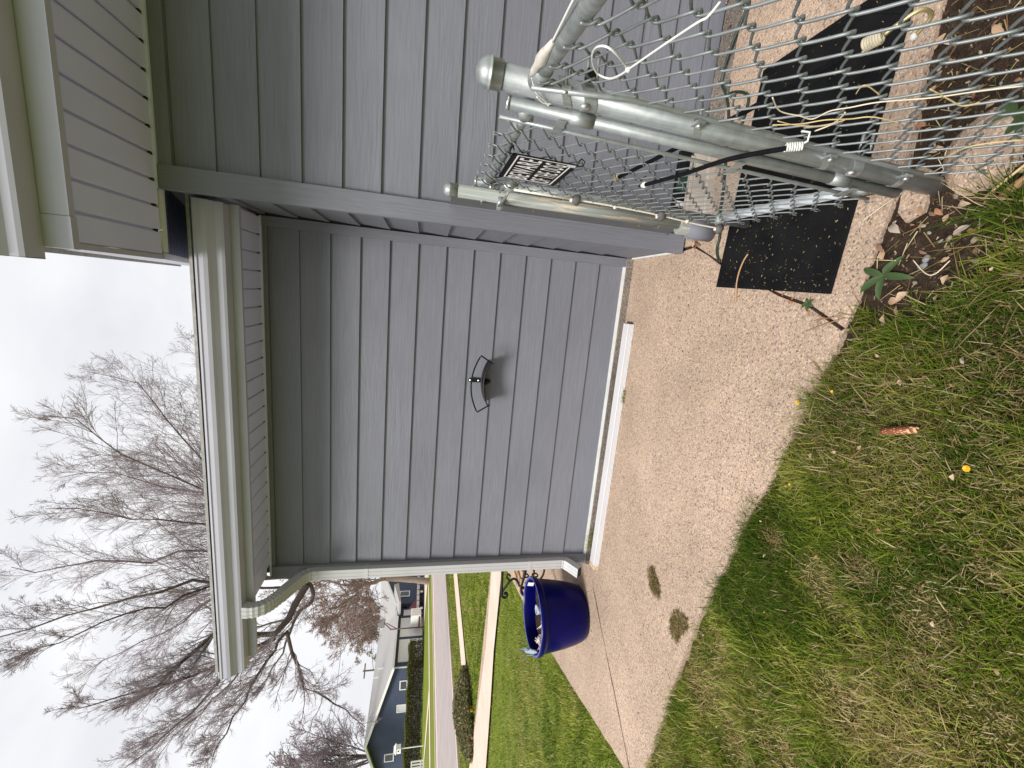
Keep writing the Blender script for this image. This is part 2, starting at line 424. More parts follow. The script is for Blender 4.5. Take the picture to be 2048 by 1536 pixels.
# ------------------------------------------------------------------ the grey house
house = thing('house', (0, 3.2, 0), 'grey lap-sided house with white eaves and gutters beside the concrete patio', 'house')
E_ = 0.178; Z0 = 0.0674
def board_mesh(L, h=E_+0.016):
    return MB().add([(x, y, z) for x in (0, L) for y, z in ((0, 0), (0.0138*h/(E_+.016), h), (0.0138*h/(E_+.016)+0.008, h), (0.0125, 0.0))],
                    [(0, 1, 5, 4), (1, 2, 6, 5), (2, 3, 7, 6), (3, 0, 4, 7), (3, 2, 1, 0), (4, 5, 6, 7)])
def boards(parent, L, org, rot, n, ztop):
    me = None
    for k in range(n):
        z = Z0+k*E_
        h = min(E_+0.016, ztop-z)
        if h < 0.02: continue
        if me is None or h < E_+0.015: me = board_mesh(L, h).mesh('siding_board', M['siding'])
        inst('siding_board', me, parent, (org[0], org[1], z), (0, 0, rot))
# recessed wall (A)
wallA = MB().box(-2.07, 0.42, 2.9025, 2.96, 0.05, 2.50).build('wall', M['sheath'], house)
boards(wallA, 2.290, (-2.000, 2.880, 0), 0, 13, 2.379)
MB().box(-2.085, -1.9985, 2.862, 2.900, 0.052, 2.413).build('corner_board', M['siding_v'], house)
MB().box(0.286, 0.3445, 2.864, 2.900, 0.052, 2.413).build('corner_trim', M['siding_v'], house)
MB().box(-1.9985, 0.286, 2.8715, 2.900, 2.381, 2.413).build('frieze_board', M['siding'], house)
MB().box(-2.086, 0.3445, 2.868, 2.9, 0.046, 0.0655).build('flashing', M['flash'], house)
MB().box(-2.09, 0.348, 2.853, 2.96, -0.08, 0.0455).build('foundation_curb', M['curb'], house)
# return wall (B)
wallB = MB().prism([(2.31, -0.05), (2.86, -0.05), (9.0, -0.05), (9.0, 3.4), (6.0, 3.97), (2.31, 2.645)], 'x', 0.374, 0.43).build('wall', M['sheath'], house)
boards(wallB, 0.572, (0.351, 2.8635, 0), -PI/2, 15, 2.612)
MB().box(0.341, 0.3735, 2.29, 2.85, 0.003, 0.020).build('flashing', M['flash'], house)
MB().box(0.350, 0.3735, 2.29, 2.862, 0.020, 0.060).build('skirt_board', M['siding'], house)
MB().box(0.333, 0.4335, 2.2485, 2.2895, 0.012, 2.602).build('corner_board', M['siding_v'], house)
# front wall (C)
wallC = MB().box(0.4345, 4.6, 2.2945, 2.36, -0.05, 2.70).build('wall', M['sheath'], house)
boards(wallC, 4.1, (0.4345, 2.2716, 0), 0, 15, 2.549)
MB().box(0.4345, 4.6, 2.261, 2.2935, 2.551, 2.610).build('frieze_board', M['siding'], house)
MB().box(0.4345, 4.6, 2.278, 2.2935, -0.02, 0.066).build('skirt_board', M['siding'], house)
# gable side wall beyond the corner
MB().prism([(2.965, -0.05), (9, -0.05), (9, 2.4), (6, 3.65), (2.965, 2.62)], 'x', -2.07, -2.0).build('wall', M['siding'], house)

# ---- eave over the recessed wall
sofA = MB().box(-2.05, 0.3445, 2.590, 2.845, 2.428, 2.431).build('soffit', M['soffit'], house)
px = 0.339
pm = MB().prism([(0, 0.004), (0.004, 0), (0.0955, 0), (0.0995, 0.004), (0.0995, 0.012), (0.0915, 0.012), (0.0915, 0.006), (0.008, 0.006), (0.008, 0.012), (0, 0.012)], 'y', 0, 0.270).mesh('soffit_panel', M['soffit'])
for k in range(22):
    inst('soffit_panel', pm, sofA, (px-0.1055*(k+1)+0.003, 2.592, 2.415))
gn = MB()
for k in range(22): gn.box(px-0.1055*(k+1)-0.0042, px-0.1055*(k+1)+0.0038, 2.8455, 2.8585, 2.4165, 2.4275)
gn.build('groove_openings', M['dark'], sofA)['kind'] = 'stuff'
MB().box(-2.07, 0.3445, 2.859, 2.8705, 2.4045, 2.4155).build('soffit_channel', M['soffit'], house)
MB().box(-2.42, 0.3445, 2.566, 2.589, 2.4085, 2.60).build('fascia', M['eave'], house)
gut_prof = [(0, .120), (0, 0), (-.074, 0), (-.080, .012), (-.084, .034), (-.098, .052), (-.112, .064), (-.118, .082), (-.119, .104), (-.124, .108), (-.124, .118), (-.112, .118)]
def gutter(x0, x1, Yb, zb, parent):
    inn = [(p[0]*0.97-0.002 if i < 2 else p[0]*0.975, p[1]+(0.002 if 0 < i < 4 else 0)) for i, p in enumerate(gut_prof)]
    g = MB(); n = len(gut_prof)
    vs = []
    for x in (x0, x1):
        vs += [(x, Yb+y, zb+z) for y, z in gut_prof]
    for x in (x0, x1):
        vs += [(x, Yb+y, zb+z) for y, z in inn]
    fs = []
    for i in range(n-1):
        fs.append((i, i+1, n+i+1, n+i)); fs.append((2*n+i, 3*n+i, 3*n+i+1, 2*n+i+1))
    fs += [(0, n, 3*n, 2*n), (n-1, 3*n-1, 4*n-1, 2*n-1)]
    g.add(vs, fs)
    o = g.build('gutter', M['eave'], parent)
    for x in (x0, x1):
        MB().prism([(Yb+y, zb+z) for y, z in gut_prof[:-1]], 'x', x-0.0015, x+0.0015).build('end_cap', M['eave'], o)
    return o
gutA = gutter(-2.478, 0.338, 2.565, 2.452, house)
ds_path = [(-2.045, 2.512, 2.452), (-2.050, 2.512, 2.41), (-2.052, 2.520, 2.375), (-2.053, 2.545, 2.335), (-2.053, 2.60, 2.295), (-2.053, 2.70, 2.245), (-2.053, 2.775, 2.205), (-2.053, 2.815, 2.175), (-2.053, 2.838, 2.135), (-2.053, 2.842, 2.09)]
def rect_sweep(path, hw, hd, ribs=(), flute=True):
    """rectangular pipe swept in the (Y, z) plane at constant X; ribs: indices of path rings pinched like a crimped elbow"""
    def ring(p, t, k):
        t = np.array(t)/np.linalg.norm(t); nrm = np.array([0, t[2], -t[1]])
        if nrm[1] > 0: nrm = -nrm
        out = []
        prof = [(-1, -1), (-1, 1), (-.55, 1), (-.5, .93), (-.3, .93), (-.25, 1), (.25, 1), (.3, .93), (.5, .93), (.55, 1), (1, 1), (1, -1)]
        for a, b in prof:
            out.append(np.array(p)+np.array([1, 0, 0])*a*hw*k+nrm*b*hd*k)
        return out
    b = MB(); n = 12; vs = []; fs = []
    for i, p in enumerate(path):
        a = path[max(0, i-1)]; c = path[min(len(path)-1, i+1)]
        vs += ring(p, np.subtract(c, a), 0.90 if i in ribs else 1.0)
    for i in range(len(path)-1):
        for j in range(n): fs.append((i*n+j, i*n+(j+1) % n, (i+1)*n+(j+1) % n, (i+1)*n+j))
    b.add(vs, fs); return b
def dense(path, step):
    out = [np.array(path[0], float)]
    for a, b in zip(path[:-1], path[1:]):
        a, b = np.array(a, float), np.array(b, float); k = max(1, int(np.linalg.norm(b-a)/step))
        for j in range(1, k+1): out.append(a+(b-a)*j/k)
    return out
def smooth_path(pts, n=6):
    pts = [np.array(p, float) for p in pts]; out = []
    for i in range(len(pts)-1):
        p0 = pts[max(i-1, 0)]; p1 = pts[i]; p2 = pts[i+1]; p3 = pts[min(i+2, len(pts)-1)]
        for j in range(n):
            t = j/n; out.append(0.5*((2*p1)+(-p0+p2)*t+(2*p0-5*p1+4*p2-p3)*t*t+(-p0+3*p1-3*p2+p3)*t**3))
    out.append(pts[-1]); return out
def ribbed(path):
    k = len(path); return [i for i in range(2, k-2) if i % 2 and ((i < k*0.40) or (i > k*0.66))]
dspout = rect_sweep([(-2.051, 2.843, z) for z in (2.125, 0.285)], 0.037, 0.0275).build('downspout', M['down'], house)
p_ = dense(smooth_path(ds_path, 3), 0.009)
rect_sweep(p_, 0.0385, 0.029, ribbed(p_)).build('upper_elbow', M['down'], dspout)
p_ = dense(smooth_path([(-2.051, 2.843, 0.31), (-2.052, 2.843, 0.265), (-2.055, 2.835, 0.235), (-2.06, 2.81, 0.205), (-2.066, 2.765, 0.170), (-2.070, 2.735, 0.146)], 3), 0.010)
rect_sweep(p_, 0.0385, 0.029, [i for i in ribbed(p_) if i < len(p_)*0.42]).build('lower_elbow', M['down'], dspout)
q = p_[-1]; tt = (p_[-1]-p_[-3]); tt /= np.linalg.norm(tt); nn_ = np.array([0, tt[2], -tt[1]])
MB().obox(q+tt*0.001, np.array([0.035, 0, 0]), nn_*0.0255, tt*0.0012).build('outlet', M['dark'], dspout)
for z in (0.52, 1.75):
    MB().box(-2.0905, -2.0115, 2.8135, 2.8630, z, z+0.028).build('strap', M['down'], dspout)
# lower roof
SL = 0.36
MB().prism([(2.455, 2.585), (2.455, 2.60), (7.0, 2.60+SL*4.545), (7.0, 2.585+SL*4.545)], 'x', -2.44, 0.372).build('roof', M['shingle'], house)
MB().prism([(2.565, 2.42), (2.565, 2.60), (7.0, 2.60+SL*4.435), (7.0, 2.42+SL*4.435)], 'x', -2.438, -2.421).build('rake_board', M['eave'], house)

# ---- upper eave over the front wall
zu = 2.614
sofC = MB().box(0.075, 4.6, 1.767, 2.245, zu+0.013, zu+0.016).build('soffit', M['soffit'], house)
pm2 = MB().prism([(0, 0.004), (0.004, 0), (0.0925, 0), (0.0965, 0.004), (0.0965, 0.012), (0.0885, 0.012), (0.0885, 0.006), (0.008, 0.006), (0.008, 0.012), (0, 0.012)], 'y', 0, 0.4935).mesh('soffit_panel', M['soffit'])
for k in range(43):
    inst('soffit_panel', pm2, sofC, (0.153-0.1057+0.1057*k+0.0045, 1.7675, zu))
gn = MB()
for k in range(42): gn.box(0.153+0.1057*k-0.006, 0.153+0.1057*k+0.006, 2.230, 2.247, zu+0.0015, zu+0.0125)
gn.build('groove_openings', M['dark'], sofC)['kind'] = 'stuff'
MB().box(0.333, 4.6, 2.248, 2.2605, zu-0.010, zu+0.003).build('soffit_channel', M['soffit'], house)
MB().box(0.062, 0.3325, 2.2655, 2.2895, zu-0.012, zu+0.016).build('soffit_channel', M['white'], house)
MB().box(0.135, 4.6, 1.742, 1.7665, zu-0.010, 2.775).build('fascia', M['eave'], house)
MB().box(0.028, 0.1335, 1.740, 1.7675, zu-0.013, 2.775).build('fascia_cap', M['eave'], house)
gutC = gutter(-0.012, 4.6, 1.7395, 2.684, house)
MB().prism([(1.655, 2.815), (1.655, 2.835), (6.0, 2.835+SL*4.345), (6.0, 2.815+SL*4.345)], 'x', 0.012, 4.6).build('roof', M['shingle'], house)
MB().box(0.030, 0.0500, 1.768, 2.2645, zu-0.002, 2.80).build("rake_return", M['eave'], house)
MB().prism([(2.2655, zu-0.006), (2.2655, 2.99), (6.0, 2.99+SL*3.74), (6.0, zu-0.006+SL*3.74)], 'x', 0.030, 0.060).build('rake_board', M['eave'], house)
rs = MB().prism([(2.291, zu+0.02), (2.291, zu+0.023), (6.0, zu+0.023+SL*3.71), (6.0, zu+0.02+SL*3.71)], 'x', 0.062, 0.3735).build('soffit', M['shaded_soffit'], house)
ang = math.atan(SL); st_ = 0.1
pm3 = MB().prism([(0, 0.004), (0.004, 0), (0.090, 0), (0.094, 0.004), (0.094, 0.011), (0, 0.011)], 'x', 0.0625, 0.3730).mesh('soffit_panel', M['shaded_soffit'])
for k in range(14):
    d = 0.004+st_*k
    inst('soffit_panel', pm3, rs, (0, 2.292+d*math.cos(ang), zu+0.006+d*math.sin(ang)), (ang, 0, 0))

# ------------------------------------------------------------------ hose hanger on the wall
hg = thing('hose_hanger', (-0.59, 2.88, 1.0), 'black metal hose hanger with a curved saddle screwed to the grey siding', 'hose hanger')
yw = 2.8795
pl = MB().prism([(-.0135+0.0135*math.cos(a)-0.0, 0) for a in (0,)] or [], 'y', 0, 0) if False else None
def capsule(x, z0, z1, r, y0, y1):
    pts = [(x+r*math.cos(a), z1-r+r*math.sin(a)) for a in np.linspace(0, PI, 9)] + [(x+r*math.cos(a), z0+r+r*math.sin(a)) for a in np.linspace(PI, 2*PI, 9)]
    return MB().prism(pts, 'y', y0, y1)
capsule(-0.590, 0.962, 1.112, 0.0145, yw-0.006, yw).build('back_plate', M['black_metal'], hg)
for z in (1.098, 1.040):
    MB().ball((-0.590, yw-0.0065, z), 0.0085, 10, (1, .55, 1)).build('screw', M['steel'], hg)
zc = 0.72
arc = [(-0.592+0.30*math.sin(a), zc+0.30*math.cos(a)) for a in np.linspace(-0.52, 0.52, 22)]
sv = MB(); 
sv.prism([(x, z) for x, z in arc]+[(-0.592+0.296*math.sin(a), zc+0.296*math.cos(a)) for a in np.linspace(0.52, -0.52, 22)], 'y', yw-0.118, yw-0.004)
sv.build('saddle', M['black_metal'], hg)
for yy in (yw-0.120, yw-0.004):
    MB().tube([(-0.592+0.300*math.sin(a), yy, zc+0.300*math.cos(a)) for a in np.linspace(-0.52, 0.52, 22)], 0.0055, 6).build('saddle_rim', M['black_metal'], hg)
R2 = 0.385
gu = [(-0.592+0.285*math.sin(-0.53), yw-0.118, zc+0.285*math.cos(-.53))] + [(-0.592+R2*math.sin(a), yw-0.125, zc+R2*math.cos(a)) for a in np.linspace(-0.535, 0.535, 26)] + [(-0.592+0.285*math.sin(.53), yw-0.118, zc+0.285*math.cos(.53))]
MB().tube(gu, 0.0052, 7).build('guard_wire', M['black_metal'], hg)
MB().prism([(yw-0.100, 1.003), (yw-0.003, 1.003), (yw-0.003, 0.955)], 'x', -0.602, -0.582).build('brace', M['black_metal'], hg)

# ------------------------------------------------------------------ spare downspout length lying on the slab
A_ = atZ(1258, 648, 0.058); B_ = atZ(1187, 1140, 0.058)
A_ = np.array([-0.105, 2.755, 0.021]); B_ = np.array([-2.040, 2.755, 0.021])
ext = thing('downspout_length', tuple((A_+B_)/2-np.array([0, 0, 0.021])), 'loose white ribbed downspout length lying on the slab along the grey wall', 'downspout')
dv = B_-A_; Lx = np.linalg.norm(dv)
prof = []
hw, hd = 0.042, 0.020
def fl(a0, a1, b, side):
    out = []
    for k in range(4):
        t0 = a0+(a1-a0)*(k+0.12)/4; t1 = a0+(a1-a0)*(k+0.38)/4; t2 = a0+(a1-a0)*(k+0.62)/4; t3 = a0+(a1-a0)*(k+0.88)/4
        out += [(t0, 1.0), (t1, 0.90), (t2, 0.90), (t3, 1.0)]
    return out
pr = [(-hw, -hd)] + [(-hw*d, t) for t, d in fl(-hd, hd, hw, 0)] + [(-hw, hd-0.004), (-hw+0.004, hd)] + [(hw-0.004, hd), (hw, hd-0.004), (hw, -hd)]
bb = MB().prism([(A_[1]+p[0], 0.021+p[1]) for p in pr], 'x', A_[0], B_[0])
bo = bb.build('pipe', M['white'], ext)
MB().prism([(A_[1]+p[0]*0.9, 0.021+p[1]*0.9) for p in ((-hw, -hd), (-hw, hd), (hw, hd), (hw, -hd))], 'x', A_[0]+0.0005, A_[0]+0.003).build('open_end', M['dark'], ext)
# rust and mud at the far end
mud = simple('mud_stain', (0.50, 0.40, 0.27), 0.85, var=0.35, nscale=60)
MB().prism([(A_[1]+p[0]*1.004, 0.021+p[1]*1.004) for p in pr], 'x', B_[0]-0.0006, B_[0]+0.035).build('stained_end', mud, ext)
#==PART3==
# ------------------------------------------------------------------ chain-link fence and gate
def lerp(a, b, t): return np.array(a)*(1-t)+np.array(b)*t
def link_wires(parent, P, u0, u1, z0, z1, w, h, r, knuckle=True):
    """P(u, z) -> point, outward normal N; one object per wire, each a flattened spiral hooked into the next"""
    ncol = int(round((u1-u0)/(w/2)))
    k = 0
    for j in range(ncol):
        pts = []
        ua, ub = u0+j*w/2, u0+(j+1)*w/2
        z = z0; i = 0; n = int((z1-z0)/(h/2))
        for i in range(n+1):
            zz = z0+i*h/2
            right = (i+j) % 2 == 1
            u = (ub+r*1.3) if right else (ua-r*1.3)
            s = 1 if right else -1
            p = P(u, zz); N = P.N
            # round the corner: three points, front to back
            for dz, du, dd in ((-0.30, -0.85*s, -1), (0.0, 0, 0), (0.30, -0.85*s, 1)):
                q = P(u+du*w*0.055, zz+dz*h*0.34)
                front = dd*(1 if right else -1)
                pts.append(q+N*front*r*1.25)
        if knuckle and len(pts) > 4:
            pts = [pts[0]+np.array([0, 0, -0.012])] + pts + [pts[-1]+np.array([0, 0, 0.014])]
        MB().tube(smooth_path(pts, 3), r, 6).build('wire', M['wire'], parent, smooth=True)

# ---- fence: heavy end post, top rail running towards the viewer's right
fence = thing('chain_link_fence', (0.45, 0.6, 0), 'galvanised chain-link fence with thick domed end post in the dirt bed', 'fence')
pb, pt = np.array([0.428, 1.056, -0.12]), np.array([0.486, 1.052, 1.308])
def on_post(z): return lerp(pb, pt, (z-pb[2])/(pt[2]-pb[2]))
post = MB().tube([pb, pt], 0.0268, 28).build('post', M['galv'], fence, smooth=True)
ax = (pt-pb)/np.linalg.norm(pt-pb)
def on_axis(prof, base, axis, n=28):
    b = MB().lathe(prof, n); q = Vector((0, 0, 1)).rotation_difference(Vector(axis)).to_matrix()
    b.v = [tuple(np.array(q @ Vector(v))+base) for v in b.v]; return b
capo = on_axis([(0.0285, -0.024), (0.0305, -0.023), (0.0305, 0.000), (0.0350, 0.001), (0.0350, 0.004), (0.0315, 0.006)]+[(0.0315*math.cos(a), 0.006+0.029*math.sin(a)) for a in np.linspace(0.1, PI/2, 9)], pt+ax*0.002, ax).build('post_cap', M['galv'], post, smooth=True)
rail_a, rail_b = np.array([0.4790, 1.020, 1.212]), np.array([0.385, 0.235, 1.212])
rail = MB().tube([lerp(rail_a, rail_b, t) for t in np.linspace(0, 1, 8)], 0.0178, 20).build('top_rail', M['galv'], fence, smooth=True)
MB().tube([lerp(rail_a, rail_b, -0.02), lerp(rail_a, rail_b, 0.085)], 0.0205, 20).build('rail_cup', M['galv'], rail, smooth=True)
class FP:
    N = np.array([-1.0, 0.10, 0])/1.005
    def __call__(self, u, z):                       # u: distance from the post along the fence
        Y = 1.018-u
        t = (z-0.0)/1.2
        X = on_post(z)[0]+0.004-0.115*t*u-0.026*min(1, max(0, (z-1.11)/0.09))
        return np.array([X, Y, z])
link_wires(fence, FP(), 0.0, 0.86, 0.02, 1.235, 0.088, 0.094, 0.0026)
tb = FP()
MB().tube([tb(0.006, z)+np.array([-0.004, 0, 0]) for z in np.linspace(0.03, 1.225, 6)], 0.0062, 8).build('tension_bar', M['galv'], fence, smooth=True)
for z, tilt in ((1.135, 0.5), (0.792, 0.5), (0.395, 0.4), (0.135, 0.1)):
    c = on_post(z)
    ring = []
    a = np.linspace(0, 2*PI, 25)[:-1]
    vs = []; fs = []
    for i, t in enumerate(a):
        for rr, dz in ((0.0272, -0.010), (0.0290, -0.010), (0.0290, 0.010), (0.0272, 0.010)):
            vs.append(c+np.array([rr*math.cos(t), rr*math.sin(t), dz+0.030*math.cos(t+0.9)*tilt]))
    for i in range(24):
        for j in range(4): fs.append((i*4+j, i*4+(j+1) % 4, ((i+1) % 24)*4+(j+1) % 4, ((i+1) % 24)*4+j))
    br = MB().add(vs, fs).build('brace_band', M['galv'], fence)
    e = c+np.array([-0.012, -0.036, 0.012])
    MB().obox(e, [0.003, 0, 0], [0, 0.014, 0], [0, 0, 0.011]).build('lug', M['galv'], br)
    MB().tube([e+np.array([-0.010, -0.004, 0]), e+np.array([0.040, -0.004, 0])], 0.0042, 8).build('bolt', M['galv'], br, smooth=True)
    MB().ball(e+np.array([-0.008, -0.004, 0]), 0.0085, 10, (0.6, 1, 1)).build('bolt_head', M['steel'], br, smooth=True)
# lumpy concrete footing
ft = MB().ball((0.50, 0.965, -0.055), 0.125, 18, (1.0, 0.85, 0.55), jit=0.10)
ft.build('footing', M['slab'], fence)
MB().prism([(0.43, 1.135), (0.505, 1.11), (0.47, 1.06), (0.36, 1.06), (0.335, 1.10), (0.37, 1.132)], 'z', -0.06, -0.004).build('concrete_chip', M['slab'], fence)

# ---- gate
gate = thing('chain_link_gate', (0.43, 1.4, 0.18), 'galvanised chain-link gate with a dog sign, closed between end post and house', 'gate')
GH = {'top': np.array([0.4465, 1.082, 1.238]), 'bot': np.array([0.4085, 1.082, 0.186])}
GL = {'top': np.array([0.4330, 1.750, 1.232]), 'bot': np.array([0.4205, 1.750, 0.192])}
def gp(u, z):                                    # u 0..1 hinge -> latch
    a = lerp(GH['bot'], GH['top'], (z-0.186)/1.052); b = lerp(GL['bot'], GL['top'], (z-0.192)/1.04)
    return lerp(a, b, u)
hst = MB().tube([gp(0, 0.085), gp(0, 1.262)], 0.0150, 20).build('frame_tube', M['galv'], gate, smooth=True)
MB().tube([gp(0, 1.262), gp(0, 1.268)], 0.0175, 20).build('tube_cap', M['steel'], hst, smooth=True)
lst = MB().tube([gp(1, 0.03), gp(1, 1.262)], 0.0172, 20).build('frame_tube', M['galv'], gate, smooth=True)
MB().tube([gp(1, 1.262), gp(1, 1.267)], 0.020, 20).build('tube_cap', M['steel'], lst, smooth=True)
MB().tube([gp(t, 1.215) for t in np.linspace(0.02, 0.98, 5)], 0.0172, 20).build('frame_tube', M['galv'], gate, smooth=True)
MB().tube([gp(t, 0.190) for t in np.linspace(0.02, 0.98, 5)], 0.0172, 20).build('frame_tube', M['sky_lit_galv'], gate, smooth=True)
for u, z in ((0, 1.215), (1, 1.215), (0, 0.19), (1, 0.19)):
    p = gp(u, z); q = gp(u+(0.06 if u == 0 else -0.06), z)
    MB().tube([p, q], 0.0205, 18).build('corner_elbow', M['galv'], gate, smooth=True)
class GP:
    N = np.array([-1., 0, 0])
    def __call__(self, u, z):
        return gp(0.075+u/0.668, z)+np.array([-0.0195, 0, 0])
link_wires(gate, GP(), 0.0, 0.60, 0.135, 1.262, 0.088, 0.086, 0.0024)
MB().tube([gp(0.062, z)+np.array([-0.017, 0, 0]) for z in np.linspace(0.13, 1.275, 5)], 0.0052, 8).build('tension_bar', M['galv'], gate, smooth=True)
for z in (1.13, 0.62, 0.24):
    a = gp(0, z); b = gp(0.062, z)+np.array([-0.018, 0, 0])
    MB().obox((a+b)/2+np.array([-0.012, 0, 0]), [0.0015, 0, 0], [-.004, 0.030, 0.0], [0, 0, 0.011]).build('tension_clip', M['galv'], gate)
# hinges: strap wrapped round the post with a pin to the stile
for z, dn in ((1.085, 0.03), (0.30, -0.0)):
    c = on_post(z)
    vs = []; fs = []
    a = np.linspace(0, 2*PI, 25)[:-1]
    for t in a:
        for rr, dz in ((0.0272, -0.016), (0.0294, -0.016), (0.0294, 0.016), (0.0272, 0.016)):
            vs.append(c+np.array([rr*math.cos(t), rr*math.sin(t), dz+0.012*math.cos(t)]))
    for i in range(24):
        for j in range(4): fs.append((i*4+j, i*4+(j+1) % 4, ((i+1) % 24)*4+(j+1) % 4, ((i+1) % 24)*4+j))
    hn = MB().add(vs, fs).build('hinge', M['galv'], gate)
    MB().tube([gp(0, z-0.035), gp(0, z+0.025)], 0.0172, 18).build('hinge_collar', M['galv'], hn, smooth=True)
    e = c+np.array([-0.027, -0.014, 0.004])
    MB().ball(e, 0.0125, 12, (0.6, 1, 1)).build('bolt_head', M['steel'], hn, smooth=True)
    for q in (0, 1):
        MB().tube([c+np.array([0.018, -0.030-0.010*q, 0.010-0.02*q]), c+np.array([0.062, -0.036-0.010*q, 0.014-0.02*q])], 0.0045, 8).build('bolt', M['galv'], hn, smooth=True)
    MB().obox(c+np.array([0.030, -0.034, 0.002]), [0.010, 0, 0], [0, 0.010, 0], [0, 0, 0.013]).build('nut_plate', M['black_metal'], hn)
# fork latch on the latch stile
lt = MB().tube([gp(1, 1.10), gp(1, 1.145)], 0.0225, 18).build('fork_latch', M['galv'], gate, smooth=True)
for dx in (-0.028, 0.032):
    MB().tube([gp(1, 1.125)+np.array([dx*0.4, 0.01, 0]), gp(1, 1.125)+np.array([dx, 0.05, 0.004]), gp(1, 1.125)+np.array([dx, 0.26, 0.0])], 0.006, 8).build('fork_arm', M['galv'], lt, smooth=True)
MB().tube([gp(1, 1.19)+np.array([-0.014, -0.02, 0]), gp(1, 1.20)+np.array([-0.03, -0.06, 0.012])], 0.008, 8).build('latch_handle', M['steel'], lt, smooth=True)

# ---- latch post on the house corner
lp = thing('latch_post', (0.45, 2.06, 0), 'weathered wooden latch post with domed cap screwed beside the house corner board', 'post')
MB().box(0.428, 0.470, 2.085, 2.2465, 0.135, 1.337).build('backing_board', simple('grey_board', (0.105, 0.110, 0.112), 0.7, var=0.1), lp)
MB().box(0.4185, 0.4278, 2.236, 2.2472, 0.135, 1.337).build('edge_strip', M['siding_v'], lp)
def wood_mat():
    t = NT('peeling_wood'); v = t.coord('Object', False)
    a = t.noise(t.scale(v, (30, 30, 2.4)), 1.6, 6, 0.65)
    gr = t.noise(t.scale(v, (90, 90, 3)), 1.0, 4)
    w = t.ramp(gr, [(0.3, (0.42, 0.335, 0.25)), (0.7, (0.62, 0.51, 0.40))])
    t.col(t.mix(t.ramp(a, [(0.42, 0.0), (0.46, 1.0)]), w, t.ramp(gr, [(0.3, (0.22, 0.24, 0.22)), (0.7, (0.36, 0.38, 0.35))])))
    t.bump(t.math('ADD', gr, a), 0.5, 0.004); return t.set(0.85, 0.0, 0.2)
M['wood'] = wood_mat()
pole = MB().tube([(0.4460, 2.050, 0.14), (0.4530, 2.050, 1.342)], 0.0275, 20).build('wooden_pole', M['wood'], lp, smooth=True)
on_axis([(0.0285, -0.03), (0.0300, -0.03), (0.0300, 0.0), (0.032, 0.002)]+[(0.031*math.cos(a), 0.004+0.030*math.sin(a)) for a in np.linspace(0.05, PI/2, 8)], np.array([0.453, 2.05, 1.345]), (0.006, 0, 1)).build('post_cap', M['galv'], lp, smooth=True)
MB().tube([(0.423, 2.045, 0.0), (0.4255, 2.045, 0.142)], 0.046, 24).build('base_sleeve', M['siding_v'], lp, smooth=True)
MB().tube([(0.4295, 2.046, 0.141), (0.430, 2.046, 0.19)], 0.036, 14).build('split_wood', M['wood'], lp)
for z in (0.93, 0.36):
    MB().ball((0.4268, 2.135, z), 0.0075, 10, (0.5, 1, 1)).build('screw', M['copper'], lp)
for z in (1.20, 0.30):
    MB().tube([(0.418, 2.03, z+0.004), (0.414, 2.05, z), (0.418, 2.075, z-0.002), (0.424, 2.095, z-0.012)], 0.0036, 6).build('bent_nail', M['steel'], lp)
MB().tube([(0.4250, 2.045, 1.10), (0.4250, 2.045, 1.128)], 0.0325, 18).build('strike_band', M['galv'], lp, smooth=True)

# ---- sign
FONT = bpy.data.curves.new('t', 'FONT')
def text_mesh(txt, w, h, depth=0.0006, bold=0.012):
    """lettering fitted to w x h, lying in local (x, z), front towards -y"""
    cu = bpy.data.curves.new('text', 'FONT'); cu.body = txt; cu.size = 1.0; cu.offset = bold; cu.space_character = 1.14; cu.resolution_u = 4
    ob = bpy.data.objects.new('text', cu); C.objects.link(ob)
    dg = bpy.context.evaluated_depsgraph_get(); me = bpy.data.meshes.new_from_object(ob.evaluated_get(dg))
    bpy.data.objects.remove(ob); bpy.data.curves.remove(cu)
    vs = np.array([v.co[:] for v in me.vertices]); mn, mx_ = vs.min(0), vs.max(0)
    V = [((p[0]-mn[0])/(mx_[0]-mn[0])*w, -depth, (p[1]-mn[1])/(mx_[1]-mn[1])*h) for p in vs]
    fs = [tuple(pl.vertices) for pl in me.polygons]; bpy.data.meshes.remove(me)
    return V, fs
sa = atX(1030, 308, 0.408); sb = atX(1172, 327, 0.402); sc_ = atX(991, 353.4, 0.402); sd_ = atX(1100.3, 371.4, 0.396)
yr, yl = (sa[1]+sb[1])/2, (sc_[1]+sd_[1])/2; zt, zb = (sa[2]+sc_[2])/2, (sb[2]+sd_[2])/2
SW, SH = abs(yl-yr), zt-zb
sign = thing('dog_sign', (0.402, (yl+yr)/2, (zt+zb)/2), 'black BEWARE OF THE DOG sign wired to the chain-link gate', 'sign')
X_ = 0.402
def SP(u, v, d=0.0): return (X_+0.004*(v-SH/2)/SH-d, yl-u, zb+v)      # u from its left edge, v up, d towards the reader
signm = simple('sign_black', (0.008, 0.008, 0.009), 0.6, var=0.2, spec=0.12); signw = simple('sign_white', (0.85, 0.80, 0.78), 0.5, var=0.04)
bd = MB()
def sbox(b, u0, u1, v0, v1, d0, d1):
    vs = [SP(u, v, d) for u in (u0, u1) for v in (v0, v1) for d in (d0, d1)]
    b.add(vs, [(0,1,3,2),(4,6,7,5),(0,4,5,1),(2,3,7,6),(0,2,6,4),(1,5,7,3)])
sbox(bd, 0, SW, 0, SH, -0.0012, 0.0012); bd.build('plate', signm, sign)
b1 = MB(); mgn = 0.016; lw = 0.0045
sbox(b1, mgn*0.5, SW-mgn*0.5, SH-mgn-lw, SH-mgn, 0.0012, 0.0016); sbox(b1, mgn*0.5, SW-mgn*0.5, mgn, mgn+lw, 0.0012, 0.0016)
